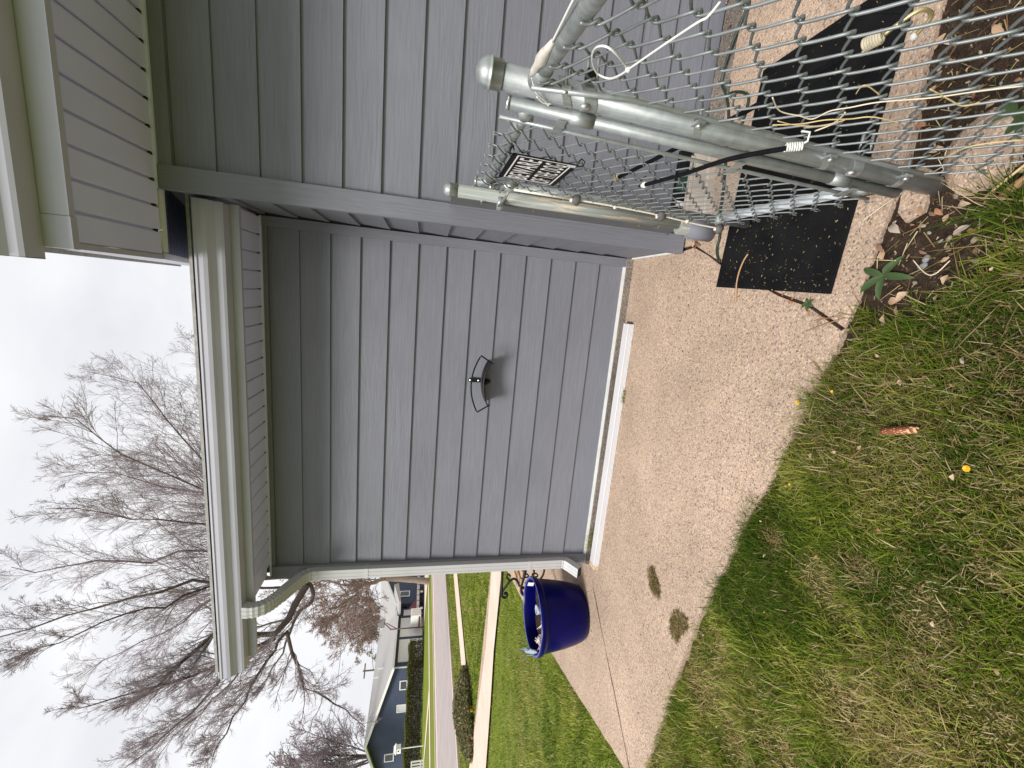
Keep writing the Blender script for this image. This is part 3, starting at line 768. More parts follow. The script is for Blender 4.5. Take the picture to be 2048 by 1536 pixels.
sbox(b1, mgn*0.5, mgn*0.5+lw*0.8, mgn+lw, SH-mgn-lw, 0.0012, 0.0016); sbox(b1, SW-mgn*0.5-lw*0.8, SW-mgn*0.5, mgn+lw, SH-mgn-lw, 0.0012, 0.0016)
b1.build('white_border', signw, sign)
for txt, v0, hh in (('BEWARE', SH*0.525, SH*0.335), ('OF THE DOG', SH*0.135, SH*0.335)):
    V, fs = text_mesh(txt, SW*0.84, hh)
    MB().add([SP(SW*0.075+p[0], v0+p[2], 0.0018) for p in V], fs).build('lettering', signw, sign)
b2 = MB(); sbox(b2, SW*0.90, SW*0.985, SH*0.02, SH*0.15, 0.0019, 0.0022); b2.build('corner_patch', simple('pale_patch', (0.62, 0.65, 0.72), 0.3, var=0.05), sign)  # small pale patch at the lower right corner of the plate
for u, v in ((SW*0.985, SH*0.99), (SW*0.99, SH*0.01), (SW*0.015, SH*0.97)):
    p = np.array(SP(u, v)); s = 1 if v > SH/2 else -1; t_ = 1 if u > SW/2 else -1
    MB().tube([p+np.array([-0.003, 0.003*t_, -0.003*s]), p+np.array([-0.004, -0.012*t_, 0.012*s]), p+np.array([0.006, -0.020*t_, 0.014*s]), p+np.array([0.014, -0.016*t_, 0.005*s]), p+np.array([0.008, -0.004*t_, 0.0])], 0.0022, 6).build('wire_tie', M['black_metal'], sign)

M['cream_coil'] = simple('cream_coil', (0.66, 0.58, 0.42), 0.4, var=0.2, nscale=50)
# ---- bungee cords
def coil(path_a, path_b, r, turns, wire, mat, parent, name='coil'):
    a, b = np.array(path_a), np.array(path_b); d = b-a; L = np.linalg.norm(d); d /= L
    u = np.cross(d, [0, 0, 1.]); u /= np.linalg.norm(u); w = np.cross(d, u); pts = []
    for i in range(turns*12+1):
        t = i/(turns*12); an = 2*PI*turns*t; pts.append(a+d*L*t+r*(math.cos(an)*u+math.sin(an)*w))
    return MB().tube(pts, wire, 6).build(name, mat, parent, smooth=True)
A = np.array([0.403, 1.372, 0.742]); Bm = np.array([0.398, 1.035, 0.683]); Bc = np.array([0.4120, 0.99, 0.648]); B = np.array([0.415, 0.945, 0.578])
bg1 = thing('bungee_cord', tuple(Bm), 'black bungee cord with white ends stretched across the front of the end post', 'bungee cord', 'bungee cords tying the gate')
cord = MB().tube(smooth_path([A, lerp(A, Bm, .5)+np.array([0.0, 0, -0.006]), Bm, B], 8), 0.0062, 10).build('cord', M['black_cord'], bg1, smooth=True)
MB().tube([A+np.array([0.002, 0.012, 0.002]), A+(Bm-A)*0.01], 0.0095, 12).build('end_wrap', M['white_plastic'], bg1, smooth=True)
coil(B+(Bc-B)*0.30, B-(Bc-B)*0.12, 0.0085, 7, 0.0022, M['white_plastic'], bg1, 'end_coil')
MB().tube([A+np.array([0, 0.012, 0]), A+np.array([0.0, 0.03, 0.006]), A+np.array([0.022, 0.034, 0.0]), A+np.array([0.030, 0.016, -0.006])], 0.0026, 6).build('hook', M['black_metal'], bg1, smooth=True)
MB().tube([B, B+np.array([0.01, -0.012, -0.014]), B+np.array([0.03, -0.012, -0.016]), B+np.array([0.034, 0.0, -0.002])], 0.0026, 6).build('hook', M['white_plastic'], bg1, smooth=True)
A = np.array([0.442, 1.480, 0.797]); E2 = np.array([0.520, 0.752, 0.650])
bg2 = thing('bungee_cord', tuple(lerp(A, E2, .5)), 'black bungee cord with brass coil and open hook hanging behind the fence wires', 'bungee cord', 'bungee cords tying the gate')
MB().tube([lerp(A, E2, t)+np.array([0, 0, -0.010*math.sin(PI*t)]) for t in np.linspace(0, 0.97, 10)], [0.0062]*10, 10).build('cord', M['black_cord'], bg2, smooth=True)
MB().tube([A+(A-E2)*0.02, A-(A-E2)*0.012], 0.010, 12).build('end_wrap', M['brass'], bg2, smooth=True)
MB().tube([A+(A-E2)*0.02, A+(A-E2)*0.04+np.array([-.010, 0, 0]), A+(A-E2)*0.035+np.array([-0.03, 0, -.006])], 0.0024, 6).build('hook', M['black_metal'], bg2, smooth=True)
dd = (E2-A)/np.linalg.norm(E2-A)
coil(E2-dd*0.004, E2+dd*0.026, 0.0100, 7, 0.0026, M['cream_coil'], bg2, 'end_coil')
e = E2+dd*0.028
MB().tube(smooth_path([e, e+np.array([0.012, -0.020, -0.008]), e+np.array([0.022, -0.040, -0.022]), e+np.array([0.020, -0.036, -0.050]), e+np.array([0.006, -0.012, -0.056])], 5), 0.0036, 8).build('hook', M['brass'], bg2, smooth=True)
MB().ball(e+np.array([0.004, -0.008, -0.056]), 0.0065, 10).build('hook_tip', M['white_plastic'], bg2, smooth=True)

# ---- white cord with rubber cups hanging from the latch
rp_ = thing('cord_with_cups', (0.41, 1.73, 0.6), 'white braided cord with grey rubber cups hanging down the gate', 'cord')
R0 = np.array([0.408, 1.700, 1.118]); R1 = np.array([0.405, 1.700, 0.868]); R3 = np.array([0.400, 1.735, 0.470]); R4 = np.array([0.392, 1.782, 0.150])
MB().tube([R0, R1], 0.0048, 8).build('cord', M['rope'], rp_, smooth=True)
MB().tube(smooth_path([R1, lerp(R1, R3, .5)+np.array([0, -0.010, 0]), R3, lerp(R3, R4, .6)+np.array([0, 0.008, 0]), R4], 6), 0.0036, 7).build('cord', M['rope'], rp_, smooth=True)
def cup(p, d, sc=1.0):
    o = on_axis([(0.0001, 0.016), (0.008, 0.016), (0.015, 0.010), (0.019, 0.0), (0.022, -0.012), (0.019, -0.013), (0.0001, -0.006)], np.zeros(3), d, 18)
    o.v = [tuple(np.array(v)*sc+p) for v in o.v]; o.build('rubber_cup', M['rubber_cup'], rp_, smooth=True)
cup(R1, (0, -0.3, 1)); cup(R3, (0.2, -0.5, .6)); cup(R4, (0.1, -0.3, 1)); cup(np.array([0.430, 1.665, 0.700]), (0, 0.4, 1), 0.95)
for p in (R1+np.array([-.004, 0, .016]), np.array([0.402, 1.712, 0.69]), R3+np.array([-.006, 0, .014]), lerp(R3, R4, .45), R4+np.array([-.004, 0, .012])):
    MB().ball(p, 0.0085, 8, (1, 1, .8), 0.5).build('knot', M['rope'], rp_)
MB().tube([R0+np.array([0, 0.0, -0.004]), R0+np.array([0.004, 0, 0.030]), R0+np.array([0.02, 0.006, 0.045]), R0+np.array([0.026, 0.012, 0.02])], 0.004, 7).build('snap_hook', M['steel'], rp_, smooth=True)

# ---- zip tie, weatherproof wire joint on the rail, spring tag
zt_ = thing('zip_tie', (0.41, 0.75, 1.0), 'loose white zip tie looped through the fence mesh', 'zip tie')
cz = atX(1222, 125, 0.425)
def zp(x, y, X): return atX(x, y, X)
loop = [zp(x, y, X) for x, y, X in ((1255, 138, .415), (1236, 112, .405), (1212, 93, .41), (1190, 97, .425), (1184, 120, .44), (1194, 146, .445), (1218, 157, .435), (1240, 150, .42), (1255, 140, .412))]
MB().tube(smooth_path(loop, 5), 0.0018, 6).build('strap', M['white_plastic'], zt_)
MB().ball(zp(1256, 139, .411), 0.0052, 8).build('lock_head', M['white_plastic'], zt_)
MB().tube(smooth_path([zp(1256, 139, .411), zp(1330, 88, .40), zp(1395, 45, .39), zp(1415, 34, .39), zp(1440, 4, .395)], 5), 0.0016, 6).build('tail', M['white_plastic'], zt_)
wj = thing('wire_joint', (0.47, 0.98, 1.24), 'milky plastic wire joint taped along the fence top rail', 'wire joint')
def rl(t, up=0.020): return lerp(rail_a, rail_b, t)+np.array([-0.006, 0, up])
cl = simple('milky_plastic', (0.62, 0.57, 0.50), 0.3, var=0.15, nscale=60)
MB().tube([rl(0.035), rl(0.075), rl(0.115), rl(0.15), rl(0.175), rl(0.21), rl(0.25)], [0.004, 0.008, 0.0085, 0.0125, 0.0115, 0.0075, 0.0045], 10).build('sleeve', cl, wj, smooth=True)
MB().tube(smooth_path([rl(0.25), rl(0.34, 0.024), rl(0.45, 0.028), rl(0.47, 0.020)], 4), 0.0020, 6).build('lead', M['white_plastic'], wj, smooth=True)
MB().tube(smooth_path([rl(0.04), rl(0.0, 0.0)+np.array([-0.02, 0, 0]), on_post(1.185)+np.array([-0.031, -0.008, 0]), on_post(1.168)+np.array([-0.030, 0.012, 0]), on_post(1.176)+np.array([-0.024, 0.022, 0])], 4), 0.0018, 6).build('lead', M['white_plastic'], wj, smooth=True)
MB().tube(smooth_path([on_post(1.205)+np.array([-0.030, -0.014, 0]), on_post(1.185)+np.array([-0.033, 0.0, 0]), on_post(1.165)+np.array([-0.030, 0.004, 0])], 4), 0.0017, 6).build('lead', M['white_plastic'], wj, smooth=True)

# ---- inside the yard: splash block, mat, hose, small valve box
sb_ = thing('splash_block', (0.67, 2.15, 0), 'pale concrete splash block lying against the grey house behind the gate', 'splash block')
P4 = [(0.86, 2.245), (0.80, 2.10), (0.50, 2.06), (0.52, 2.245)]
MB().prism(P4, 'z', -0.01, 0.045).build('block', M['block'], sb_, bevel=0.006)
MB().prism([(0.84, 2.235), (0.83, 2.215), (0.53, 2.195), (0.53, 2.235)], 'z', 0.046, 0.066).build('raised_lip', M['block'], sb_, bevel=0.004)
vb = thing('meter_box', (0.7, 2.25, 0.08), 'small black box with green lid and white label low on the house behind the gate', 'box')
MB().box(0.50, 0.86, 2.246, 2.2695, 0.052, 0.122).build('body', M['black_metal'], vb, bevel=0.004)
MB().box(0.655, 0.765, 2.240, 2.2455, 0.056, 0.118).build('lid', simple('dark_green', (0.012, 0.045, 0.035), 0.5), vb)
MB().box(0.575, 0.605, 2.241, 2.2455, 0.06, 0.105).build('label_plate', M['white_plastic'], vb)
mat_ = thing('door_mat', (0.6, 1.55, 0), 'long black rubber mat with grass clippings on the slab under the gate', 'mat')
def rubber():
    t = NT('black_rubber'); v = t.coord('Object', False)
    a = t.noise(v, 260, 3); b = t.noise(v, 8, 4)
    t.col(t.ramp(b, [(0.3, (0.006, 0.006, 0.007)), (0.7, (0.013, 0.013, 0.014))])); t.bump(a, 0.9, 0.004); return t.set(0.95, 0, 0.08)
rub = rubber()
MC = [atZ(1432, 574, 0.008)[:2], atZ(1660, 588, 0.008)[:2], np.array([1.010, 1.236]), np.array([1.100, 1.400]), np.array([1.090, 1.862])]
MB().prism([tuple(p) for p in MC], 'z', 0.001, 0.009).build('rubber_sheet', rub, mat_, bevel=0.002)
cM = sum(MC)/5
def inset(p, k): return p+(cM-p)*k
for k0, k1 in ((0.035, 0.05), (0.075, 0.09)):
    b = MB()
    for i in range(5):
        a, c = MC[i], MC[(i+1) % 5]
        q = [inset(a, k0), inset(c, k0), inset(c, k1), inset(a, k1)]
        b.add([(x, y, z) for z in (0.0088, 0.0112) for x, y in q], [(4, 5, 6, 7), (0, 1, 5, 4), (3, 2, 6, 7)])
    b.build('raised_border', rub, mat_)
hs = thing('garden_hose', (0.9, 2.05, 0.01), 'thin dark green hose trailing along the house wall behind the gate', 'hose')
hp = [(2.2, 2.02), (1.75, 2.04), (1.469, 2.055), (1.312, 2.129), (1.182, 2.162), (1.09, 2.103), (0.976, 2.053), (0.80, 2.02), (0.60, 1.99), (0.48, 1.985), (0.401, 1.955), (0.335, 1.958), (0.285, 1.935), (0.272, 1.915)]
MB().tube(smooth_path([(x, y, 0.008) for x, y in hp], 5), 0.0065, 8).build('tube', M['hose'], hs, smooth=True)
MB().tube(smooth_path([(1.085, 2.10, 0.012), (1.07, 2.03, 0.018), (1.04, 1.96, 0.014), (1.0, 1.925, 0.008), (0.9, 1.94, 0.008)], 5), 0.0065, 8).build('tube', M['hose'], hs, smooth=True)
#==PART4==
# ------------------------------------------------------------------ blue planter at the corner
PC = np.array([-2.590, 2.905, 0.0])
pot = thing('planter', tuple(PC), 'large glossy cobalt blue planter standing on the slab at the house corner', 'planter')
def glaze():
    t = NT('cobalt_glaze'); v = t.coord('Object', False)
    a = t.noise(t.scale(v, (9, 9, 1.6)), 1.0, 5, 0.65); b = t.noise(v, 40, 3)
    t.col(t.ramp(a, [(0.3, (0.0006, 0.0010, 0.045)), (0.6, (0.0008, 0.0014, 0.085)), (0.85, (0.006, 0.010, 0.13))]))
    t.bump(b, 0.06, 0.003); return t.set(0.28, 0, 0.14)
gl = glaze()
MB().lathe([(0.0, 0.0), (0.185, 0.0), (0.208, 0.012), (0.226, 0.05), (0.245, 0.12), (0.262, 0.21), (0.272, 0.29), (0.279, 0.345), (0.282, 0.375), (0.287, 0.385), (0.2965, 0.392), (0.302, 0.405), (0.303, 0.425), (0.299, 0.436), (0.292, 0.439), (0.283, 0.434), (0.279, 0.42), (0.275, 0.37), (0.268, 0.30), (0.262, 0.27)], 64, PC).build('pot', gl, pot, smooth=True)
rim = simple('worn_blue_rim', (0.07, 0.08, 0.36), 0.3, var=0.3, nscale=30)
MB().tube([PC+np.array([0.2915*math.cos(a), 0.2915*math.sin(a), 0.4335]) for a in np.linspace(0, 2*PI, 65)[:-1]], 0.0068, 8, closed=True).build('rim', rim, pot, smooth=True)
sg = MB(); R_ = 0.266; N_ = 14
vs = []; fs = []
for i in range(N_+1):
    for j in range(40):
        r = R_*i/N_; a = 2*PI*j/40
        vs.append(PC+np.array([r*math.cos(a), r*math.sin(a), 0.330+0.012*(random.random()-.5)+0.012*math.sin(5*a+i)*i/N_]))
for i in range(N_):
    for j in range(40): fs.append((i*40+j, i*40+(j+1) % 40, (i+1)*40+(j+1) % 40, (i+1)*40+j))
sg.add(vs, fs).build('potting_soil', M['soil'], pot)
an = math.radians(68)
cL = PC+np.array([0.2735*math.cos(an), 0.2735*math.sin(an), 0.395])
tn = np.array([-math.sin(an), math.cos(an), 0]); nr = -np.array([math.cos(an), math.sin(an), 0])
MB().obox(cL, tn*0.026, nr*0.0012, np.array([-nr[0]*0.003, -nr[1]*0.003, 0.026])).build('price_sticker', M['white_plastic'], pot)
cupo = thing('plastic_cup', tuple(PC+np.array([0.12, 0.02, 0.33])), 'small grey plastic cup half sunk in the blue planter', 'cup')
MB().lathe([(0.0, 0.055), (0.030, 0.055), (0.0335, 0.10), (0.0375, 0.105), (0.0355, 0.092), (0.030, 0.02), (0.022, 0.0)], 24, PC+np.array([0.10, -0.055, 0.320])).build('shell', simple('clear_grey_plastic', (0.42, 0.47, 0.52), 0.2), cupo, smooth=True)
dp = thing('dried_plant', tuple(PC+np.array([-0.13, -0.1, 0.33])), 'bleached dry white plant stub in the blue planter', 'plant')
dw = simple('bleached_stems', (0.70, 0.62, 0.57), 0.9, var=0.15, nscale=40)
def stub(c, n, R):
    b = MB(); b.ball(c, R*0.45, 8, (1, 1, 0.8), 0.6)
    for i in range(n):
        d = rng.normal(size=3); d[2] = abs(d[2])*0.7+0.15; d /= np.linalg.norm(d); L = R*random.uniform(.6, 1.15)
        p = c+d*L*0.55+rng.normal(size=3)*0.006
        b.tube([c, p, c+d*L], [0.006, 0.005, 0.0035], 5)
        for k in range(2):
            e = rng.normal(size=3)*0.018; b.tube([p, p+e], [0.004, 0.0025], 4)
    return b
stub(PC+np.array([-0.135, -0.150, 0.372]), 34, 0.072).build('stems', dw, dp)
stub(PC+np.array([0.005, -0.115, 0.355]), 14, 0.048).build('stems', dw, dp)
fs_ = thing('fish_stake', tuple(PC+np.array([-0.2, -0.12, 0.33])), 'small blue and white striped fish ornament on a stake in the planter', 'garden ornament')
fc = PC+np.array([-0.205, -0.155, 0.462])
ru = np.array([0.66, -0.2, 0.72]); ru /= np.linalg.norm(ru)         # along the body
rv = np.cross(np.array([-0.68, -0.73, 0.0]), ru); rv /= np.linalg.norm(rv); rn = np.cross(ru, rv)
blue = simple('stripe_blue', (0.16, 0.24, 0.36), 0.4); pale = simple('stripe_pale', (0.58, 0.63, 0.68), 0.4)
def flat(poly, th=0.004):
    n = len(poly); vs = [fc+ru*a+rv*b+rn*s for s in (-th, th) for a, b in poly]
    return MB().add(vs, [(i, (i+1) % n, n+(i+1) % n, n+i) for i in range(n)]+[tuple(range(n))[::-1], tuple(range(n, 2*n))])
L_ = 0.056; W_ = 0.050
N2 = 11
for k in range(N2):
    b0 = -1+2*k/N2; b1 = -1+2*(k+1)/N2
    poly = [(-L_*math.sqrt(max(0, 1-b0*b0)), W_*b0), (L_*math.sqrt(max(0, 1-b0*b0)), W_*b0), (L_*math.sqrt(max(0, 1-b1*b1)), W_*b1), (-L_*math.sqrt(max(0, 1-b1*b1)), W_*b1)]
    if b0 == -1: poly = poly[1:]
    if k == N2-1: poly = poly[:3]
    flat(poly).build('body_stripe', blue if k % 2 else pale, fs_)
flat([(0.035, 0.01), (0.085, 0.050), (0.078, 0.015), (0.092, -0.018), (0.040, -0.014)]).build('tail', blue, fs_)
MB().tube([fc-ru*0.03, fc-ru*0.05-np.array([0, 0, 0.05]), np.array([fc[0]-0.02, fc[1], 0.325])], 0.0028, 6).build('stake', M['steel'], fs_, smooth=True)
pt_ = thing('plant_tag', tuple(PC+np.array([-.25, -.13, .38])), 'blue and white plastic plant tag sticking up from the planter rim', 'plant tag')
c = PC+np.array([-0.262, -0.135, 0.492])
a1 = np.array([0.73, -0.68, 0])*0.016; a2 = np.array([0.68, 0.73, 0])*0.0015
MB().obox(c-np.array([0, 0, 0.055]), a1, a2, (0.0, 0, 0.060)).build('tag_blade', simple('tag_light_blue', (0.42, 0.58, 0.75), 0.35), pt_)
MB().obox(c+np.array([0, 0, 0.016]), a1*1.25, a2*1.2, (0, 0, 0.012)).build('tag_head', simple('tag_blue', (0.10, 0.22, 0.45), 0.35), pt_)

# ------------------------------------------------------------------ garden bench round the corner
bx, by = -2.62, 3.50
bench = thing('garden_bench', (bx, by+0.6, 0), 'cast iron garden bench with light wooden slats beyond the blue planter', 'bench')
iron = M['black_metal']
def iron_end(y):
    e = MB(); w = 0.013
    def T(pts, r=0.013): e.tube([(x, y, z) for x, z in smooth_path([(p[0], p[1], 0) for p in pts], 5) for _ in (0,)] if False else [np.array([p[0], y, p[1]]) for p in smooth_path([np.array([q[0], q[1], 0]) for q in pts], 5)], r, 8)
    return e, T
slat = simple('bench_slat', (0.50, 0.33, 0.21), 0.6, var=0.2, nscale=14)
for y in (by, by+1.15):
    e, T = iron_end(y)
    T([(-2.310, 0.80), (-2.370, 0.60), (-2.470, 0.36)], 0.014)
    T([(-2.390, 0.60), (-2.590, 0.585), (-2.770, 0.575), (-2.865, 0.565), (-2.892, 0.535), (-2.862, 0.512), (-2.838, 0.530), (-2.852, 0.545)], 0.013)
    T([(-2.830, 0.57), (-2.770, 0.535), (-2.710, 0.50), (-2.685, 0.46), (-2.720, 0.42), (-2.790, 0.39)], 0.011)
    T([(-2.710, 0.50), (-2.660, 0.535), (-2.630, 0.52), (-2.655, 0.50)], 0.009)
    T([(-2.410, 0.375), (-2.610, 0.355), (-2.770, 0.380), (-2.850, 0.365), (-2.875, 0.33), (-2.845, 0.30), (-2.810, 0.33)], 0.016)
    T([(-2.790, 0.36), (-2.840, 0.25), (-2.810, 0.12), (-2.850, 0.0)], 0.015)
    T([(-2.450, 0.37), (-2.410, 0.2), (-2.370, 0.0)], 0.015)
    T([(-2.790, 0.30), (-2.690, 0.18), (-2.560, 0.17), (-2.440, 0.28)], 0.010)
    T([(-2.730, 0.33), (-2.670, 0.27), (-2.590, 0.27), (-2.530, 0.33)], 0.010)
    e.build('end_frame', iron, bench, smooth=True)
for k in range(5):
    x = -2.80+k*0.082
    MB().box(x-0.034, x+0.034, by-0.01, by+1.16, 0.385-0.012*k*0.5, 0.405-0.012*k*0.5).build('seat_slat', slat, bench, bevel=0.004)
for k in range(3):
    z = 0.50+k*0.11
    MB().obox((-2.395+0.022*k, by+0.575, z), (0.011, 0, 0.003), (0, 0.585, 0), (-.008, 0, 0.034)).build('back_slat', slat, bench)
sp_ = MB()
for k in range(9):
    for j in range(2):
        sp_.tube([np.array([-2.77+0.05*k*0.0, by+0.12*k+0.03, 0.30-0.10*j])+np.array([0, 0.03*math.cos(a), 0.03*math.sin(a)]) for a in np.linspace(0, 2*PI, 9)], 0.008, 5)
sp_.build('front_scrollwork', iron, bench)

# ------------------------------------------------------------------ soil bed under the fence
def soil_bed(name, x0, x1, y0, y1, nx, ny, zf, mask=None):
    xs = np.linspace(x0, x1, nx); ys = np.linspace(y0, y1, ny)
    X, Y = np.meshgrid(xs, ys); Z = zf(X, Y)+rng.normal(size=X.shape)*0.0035
    V = np.stack([X.ravel(), Y.ravel(), Z.ravel()], 1)
    idx = np.arange(nx*ny).reshape(ny, nx)
    Fq = np.stack([idx[:-1, :-1].ravel(), idx[:-1, 1:].ravel(), idx[1:, 1:].ravel(), idx[1:, :-1].ravel()], 1)
    o = np_mesh(name, V, Fq, M['soil'], smooth=True); o['kind'] = 'structure'; return o
soil_bed('soil_bed', -0.16, 2.2, -0.6, 1.26, 190, 150, lambda X, Y: -0.020+0.008*np.sin(X*9+Y*5)*np.cos(Y*11)+0.010*np.clip((1.0-Y)*0.4, 0, 1))
jb = MB()
for pl in ([(-2.085, 2.862), (-2.24, 2.742), (-2.911, 1.906), (-2.93, 1.86)], [(0.36, 2.26), (0.366, 2.166), (0.266, 1.932), (0.112, 1.518), (0.072, 1.364), (-0.004, 1.212)]):
    for a, b in zip(pl[:-1], pl[1:]):
        a, b = np.array([*a, -0.022]), np.array([*b, -0.022]); jb.obox((a+b)/2, (b-a)/2*1.02, np.array([-(b-a)[1], (b-a)[0], 0])/np.linalg.norm(b-a)*0.028, (0, 0, 0.012))
jo = jb.build('joint_soil', M['soil']); jo['kind'] = 'structure'

def soil_z(x, y): return -0.020+0.008*math.sin(x*9+y*5)*math.cos(y*11)+0.010*min(1, max(0, (1.0-y)*0.4))
# stones
stone_cols = [(0.24, 0.195, 0.155), (0.27, 0.24, 0.22), (0.16, 0.125, 0.10), (0.33, 0.25, 0.18), (0.22, 0.22, 0.23), (0.34, 0.29, 0.23)]
stone_m = [simple('stone_%d' % i, c, 0.85, var=0.2, nscale=40, bump=0.3) for i, c in enumerate(stone_cols)]
stone_me = []
for i in range(6):
    stone_me.append(MB().ball((0, 0, 0), 1.0, 10, (1, 0.72, 0.5), 0.22).mesh('stone', stone_m[i], True))
COLN = ['mid brown', 'tan', 'dark brown', 'pale tan', 'rusty red', 'grey brown']
STN = ['sandy', 'pale grey', 'dark brown', 'tan', 'blue grey', 'buff']
def near_what(x, y, marks): return min(marks, key=lambda q: math.hypot(x-q[0], y-q[1]))[2]
BED = [(0.16, 1.12, 'beside the broad leaved weed'), (0.21, 1.01, 'by the two grey pebbles'), (0.33, 1.12, 'along the slab edge'), (0.42, 1.02, 'at the foot of the end post'), (0.37, 0.88, 'near the thick brown stick'), (0.20, 0.92, 'at the lawn side of the soil bed'), (0.62, 1.08, 'behind the fence near the slab'), (0.60, 0.90, 'behind the fence by the big weed leaves'), (0.95, 1.05, 'far back in the fenced soil bed'), (0.9, 0.8, 'deep in the fenced soil bed'), (0.06, 1.13, 'by the corner of the slab')]
LAWN = [(-0.28, 0.94, 'beside the pine cone'), (-0.336, 0.78, 'beside the yellow dandelion'), (-0.3, 1.2, 'near the orange dandelion'), (-0.05, 0.95, 'in the grass below the weed'), (-0.1, 0.7, 'in the nearest grass'), (-0.8, 1.25, 'in the grass along the slab edge'), (-0.9, 0.8, 'in the middle of the front lawn'), (-1.5, 1.3, 'near the straw patch by the slab'), (-1.6, 0.8, 'in the dry left side of the lawn'), (-2.2, 1.3, 'at the far left end of the lawn')]
def size_word(L, a, b): return 'tiny' if L < a else 'small' if L < b else 'large'
def lawn_edge(x):                               # grass/soil boundary: soil where y > this
    return np.interp(x, [-0.16, 0.0, 0.04, 0.10, 0.17, 0.24, 0.30, 0.40, 0.55, 1.0, 2.2], [1.22, 1.12, 1.02, 0.93, 0.865, 0.78, 0.69, 0.59, 0.45, 0.1, -0.5])
explicit = [(1855, 518, .0125, 4), (1848, 533, .0135, 4), (1899, 477, .009, 3), (1803, 442, .0, 0), (1948, 480, .010, 5), (1861, 466, .007, 1), (1958, 450, .007, 0), (1952, 523, .009, 1), (1985, 520, .008, 4), (1912, 393, .009, 0), (1933, 375, .008, 3), (1762, 650, .010, 1), (1752, 668, .007, 1), (1828, 640, .007, 0)]
for x, y, r, k in explicit:
    if r <= 0: continue
    p = atZ(x, y, -0.02)
    o = inst('stone', stone_me[k], None, (p[0], p[1], soil_z(p[0], p[1])+r*0.35), (0, 0, random.uniform(0, 6)), (r, r, r))
    tag(o, None, 'stone', 'small stones on the soil bed'); o['label'] = '%s %s rounded stone %s' % (size_word(r, .0075, .0115), STN[k], near_what(p[0], p[1], BED))
cnt = 0
while cnt < 75:
    x, y = random.uniform(-0.02, 1.25), random.uniform(0.55, 1.14)
    if y < lawn_edge(x)+0.02: continue
    r = random.choice([0.003, 0.004, 0.0045, 0.006, 0.008])
    k = random.randrange(6); o = inst('stone', stone_me[k], None, (x, y, soil_z(x, y)+r*0.3), (random.uniform(-.4, .4), random.uniform(-.4, .4), random.uniform(0, 6)), (r*random.uniform(.8, 1.4), r, r))
    tag(o, '%s %s rounded stone %s' % (size_word(r, .0042, .007), STN[k], near_what(x, y, BED)), 'stone', 'small stones on the soil bed'); cnt += 1
# dead leaves
leaf_cols = [(0.36, 0.22, 0.13), (0.44, 0.29, 0.18), (0.22, 0.12, 0.075), (0.50, 0.36, 0.25), (0.32, 0.15, 0.075), (0.38, 0.32, 0.26)]
leaf_m = []
for i, c in enumerate(leaf_cols):
    leaf_m.append(simple('dry_leaf_%d' % i, c, 0.8, var=0.25, nscale=50, bump=0.3))
def leaf_mesh(i, L=1.0, W=0.5, curl=0.25):
    n = 6; vs = []; fs = []
    for k in range(n+1):
        t = k/n; w = W*math.sin(PI*min(1, t*0.96+0.04))**0.8*(1-0.25*t)*(1+random.uniform(-.18, .18))
        z = curl*math.sin(PI*t)*0.5
        x = L*(t-.5)
        vs += [(x, -w*.5, z+curl*w*random.uniform(.2, .9)), (x, 0, z), (x, w*.5, z+curl*w*random.uniform(.2, .9))]
    for k in range(n):
        a = k*3; fs += [(a, a+1, a+4, a+3), (a+1, a+2, a+5, a+4)]
    return MB().add(vs, fs).mesh('dead_leaf', leaf_m[i % 6], True)
leaves_me = [leaf_mesh(i, 1, random.uniform(.42, .75), random.uniform(.15, .5)) for i in range(12)]
def leaf(x, y, z, L, k=None, rz=None, tilt=0.25, label='curled dry brown leaf lying on the soil bed by the fence', group='dead leaves on the soil bed'):
    k = random.randrange(12) if k is None else k
    if group == 'dead leaves on the soil bed': label = '%s %s curled dead leaf %s' % (size_word(L, .016, .026), COLN[k % 6], near_what(x, y, BED))
    if group == 'dry leaf scraps in the front lawn': label = '%s %s dry leaf scrap %s' % (size_word(L, .012, .018), COLN[k % 6], near_what(x, y, LAWN))
    if group == 'leaf litter under the front wall': label = '%s dry leaf scrap under the front wall, %s' % (COLN[k % 6], 'beside the splash block' if x < 0.9 else 'beyond the splash block' if x < 1.3 else 'at the far right of the strip')
    if group in ('dead leaves at the corner board foot', 'leaf scraps in the slab joint'): label = label.replace('reddish', COLN[k % 6]).replace('dark', COLN[k % 6])
    o = inst('dead_leaf', leaves_me[k], None, (x, y, z), (random.uniform(-tilt, tilt), random.uniform(-tilt, tilt), random.uniform(0, 6.3) if rz is None else rz), (L, L, L))
    return tag(o, label, 'leaf', group)
for x, y, L, k in ((1798, 458, .045, 5), (1772, 510, .030, 1), (1830, 452, .014, 4), (1792, 602, .034, 1), (1806, 594, .030, 3), (1797, 622, .026, 0), (1772, 640, .028, 3), (1850, 505, .02, 2), (1770, 498, .03, 2), (1892, 520, .018, 1), (1894, 560, .022, 3), (1846, 422, .024, 0), (1868, 428, .022, 2), (1882, 424, .022, 4), (1895, 436, .018, 1), (1930, 410, .024, 3), (1852, 394, .02, 1), (1925, 460, .030, 5), (1905, 80, .03, 3), (2000, 60, .028, 1), (1885, 85, .03, 1), (1990, 210, .028, 3), (1850, 210, .03, 1), (1840, 250, .03, 4), (1800, 215, .026, 3), (1870, 300, .028, 1), (1960, 300, .026, 0), (1780, 300, .024, 1), (2020, 480, .02, 0)):
    p = atZ(x, y, -0.015); leaf(p[0], p[1], soil_z(p[0], p[1])+0.010 if p[1] < 1.15 else 0.006, L*1.3, k, None, 0.4)
cnt = 0
while cnt < 130:
    x, y = random.uniform(0.0, 1.3), random.uniform(0.55, 1.14)
    if y < lawn_edge(x): continue
    leaf(x, y, soil_z(x, y)+0.006, random.uniform(.010, .026)); cnt += 1
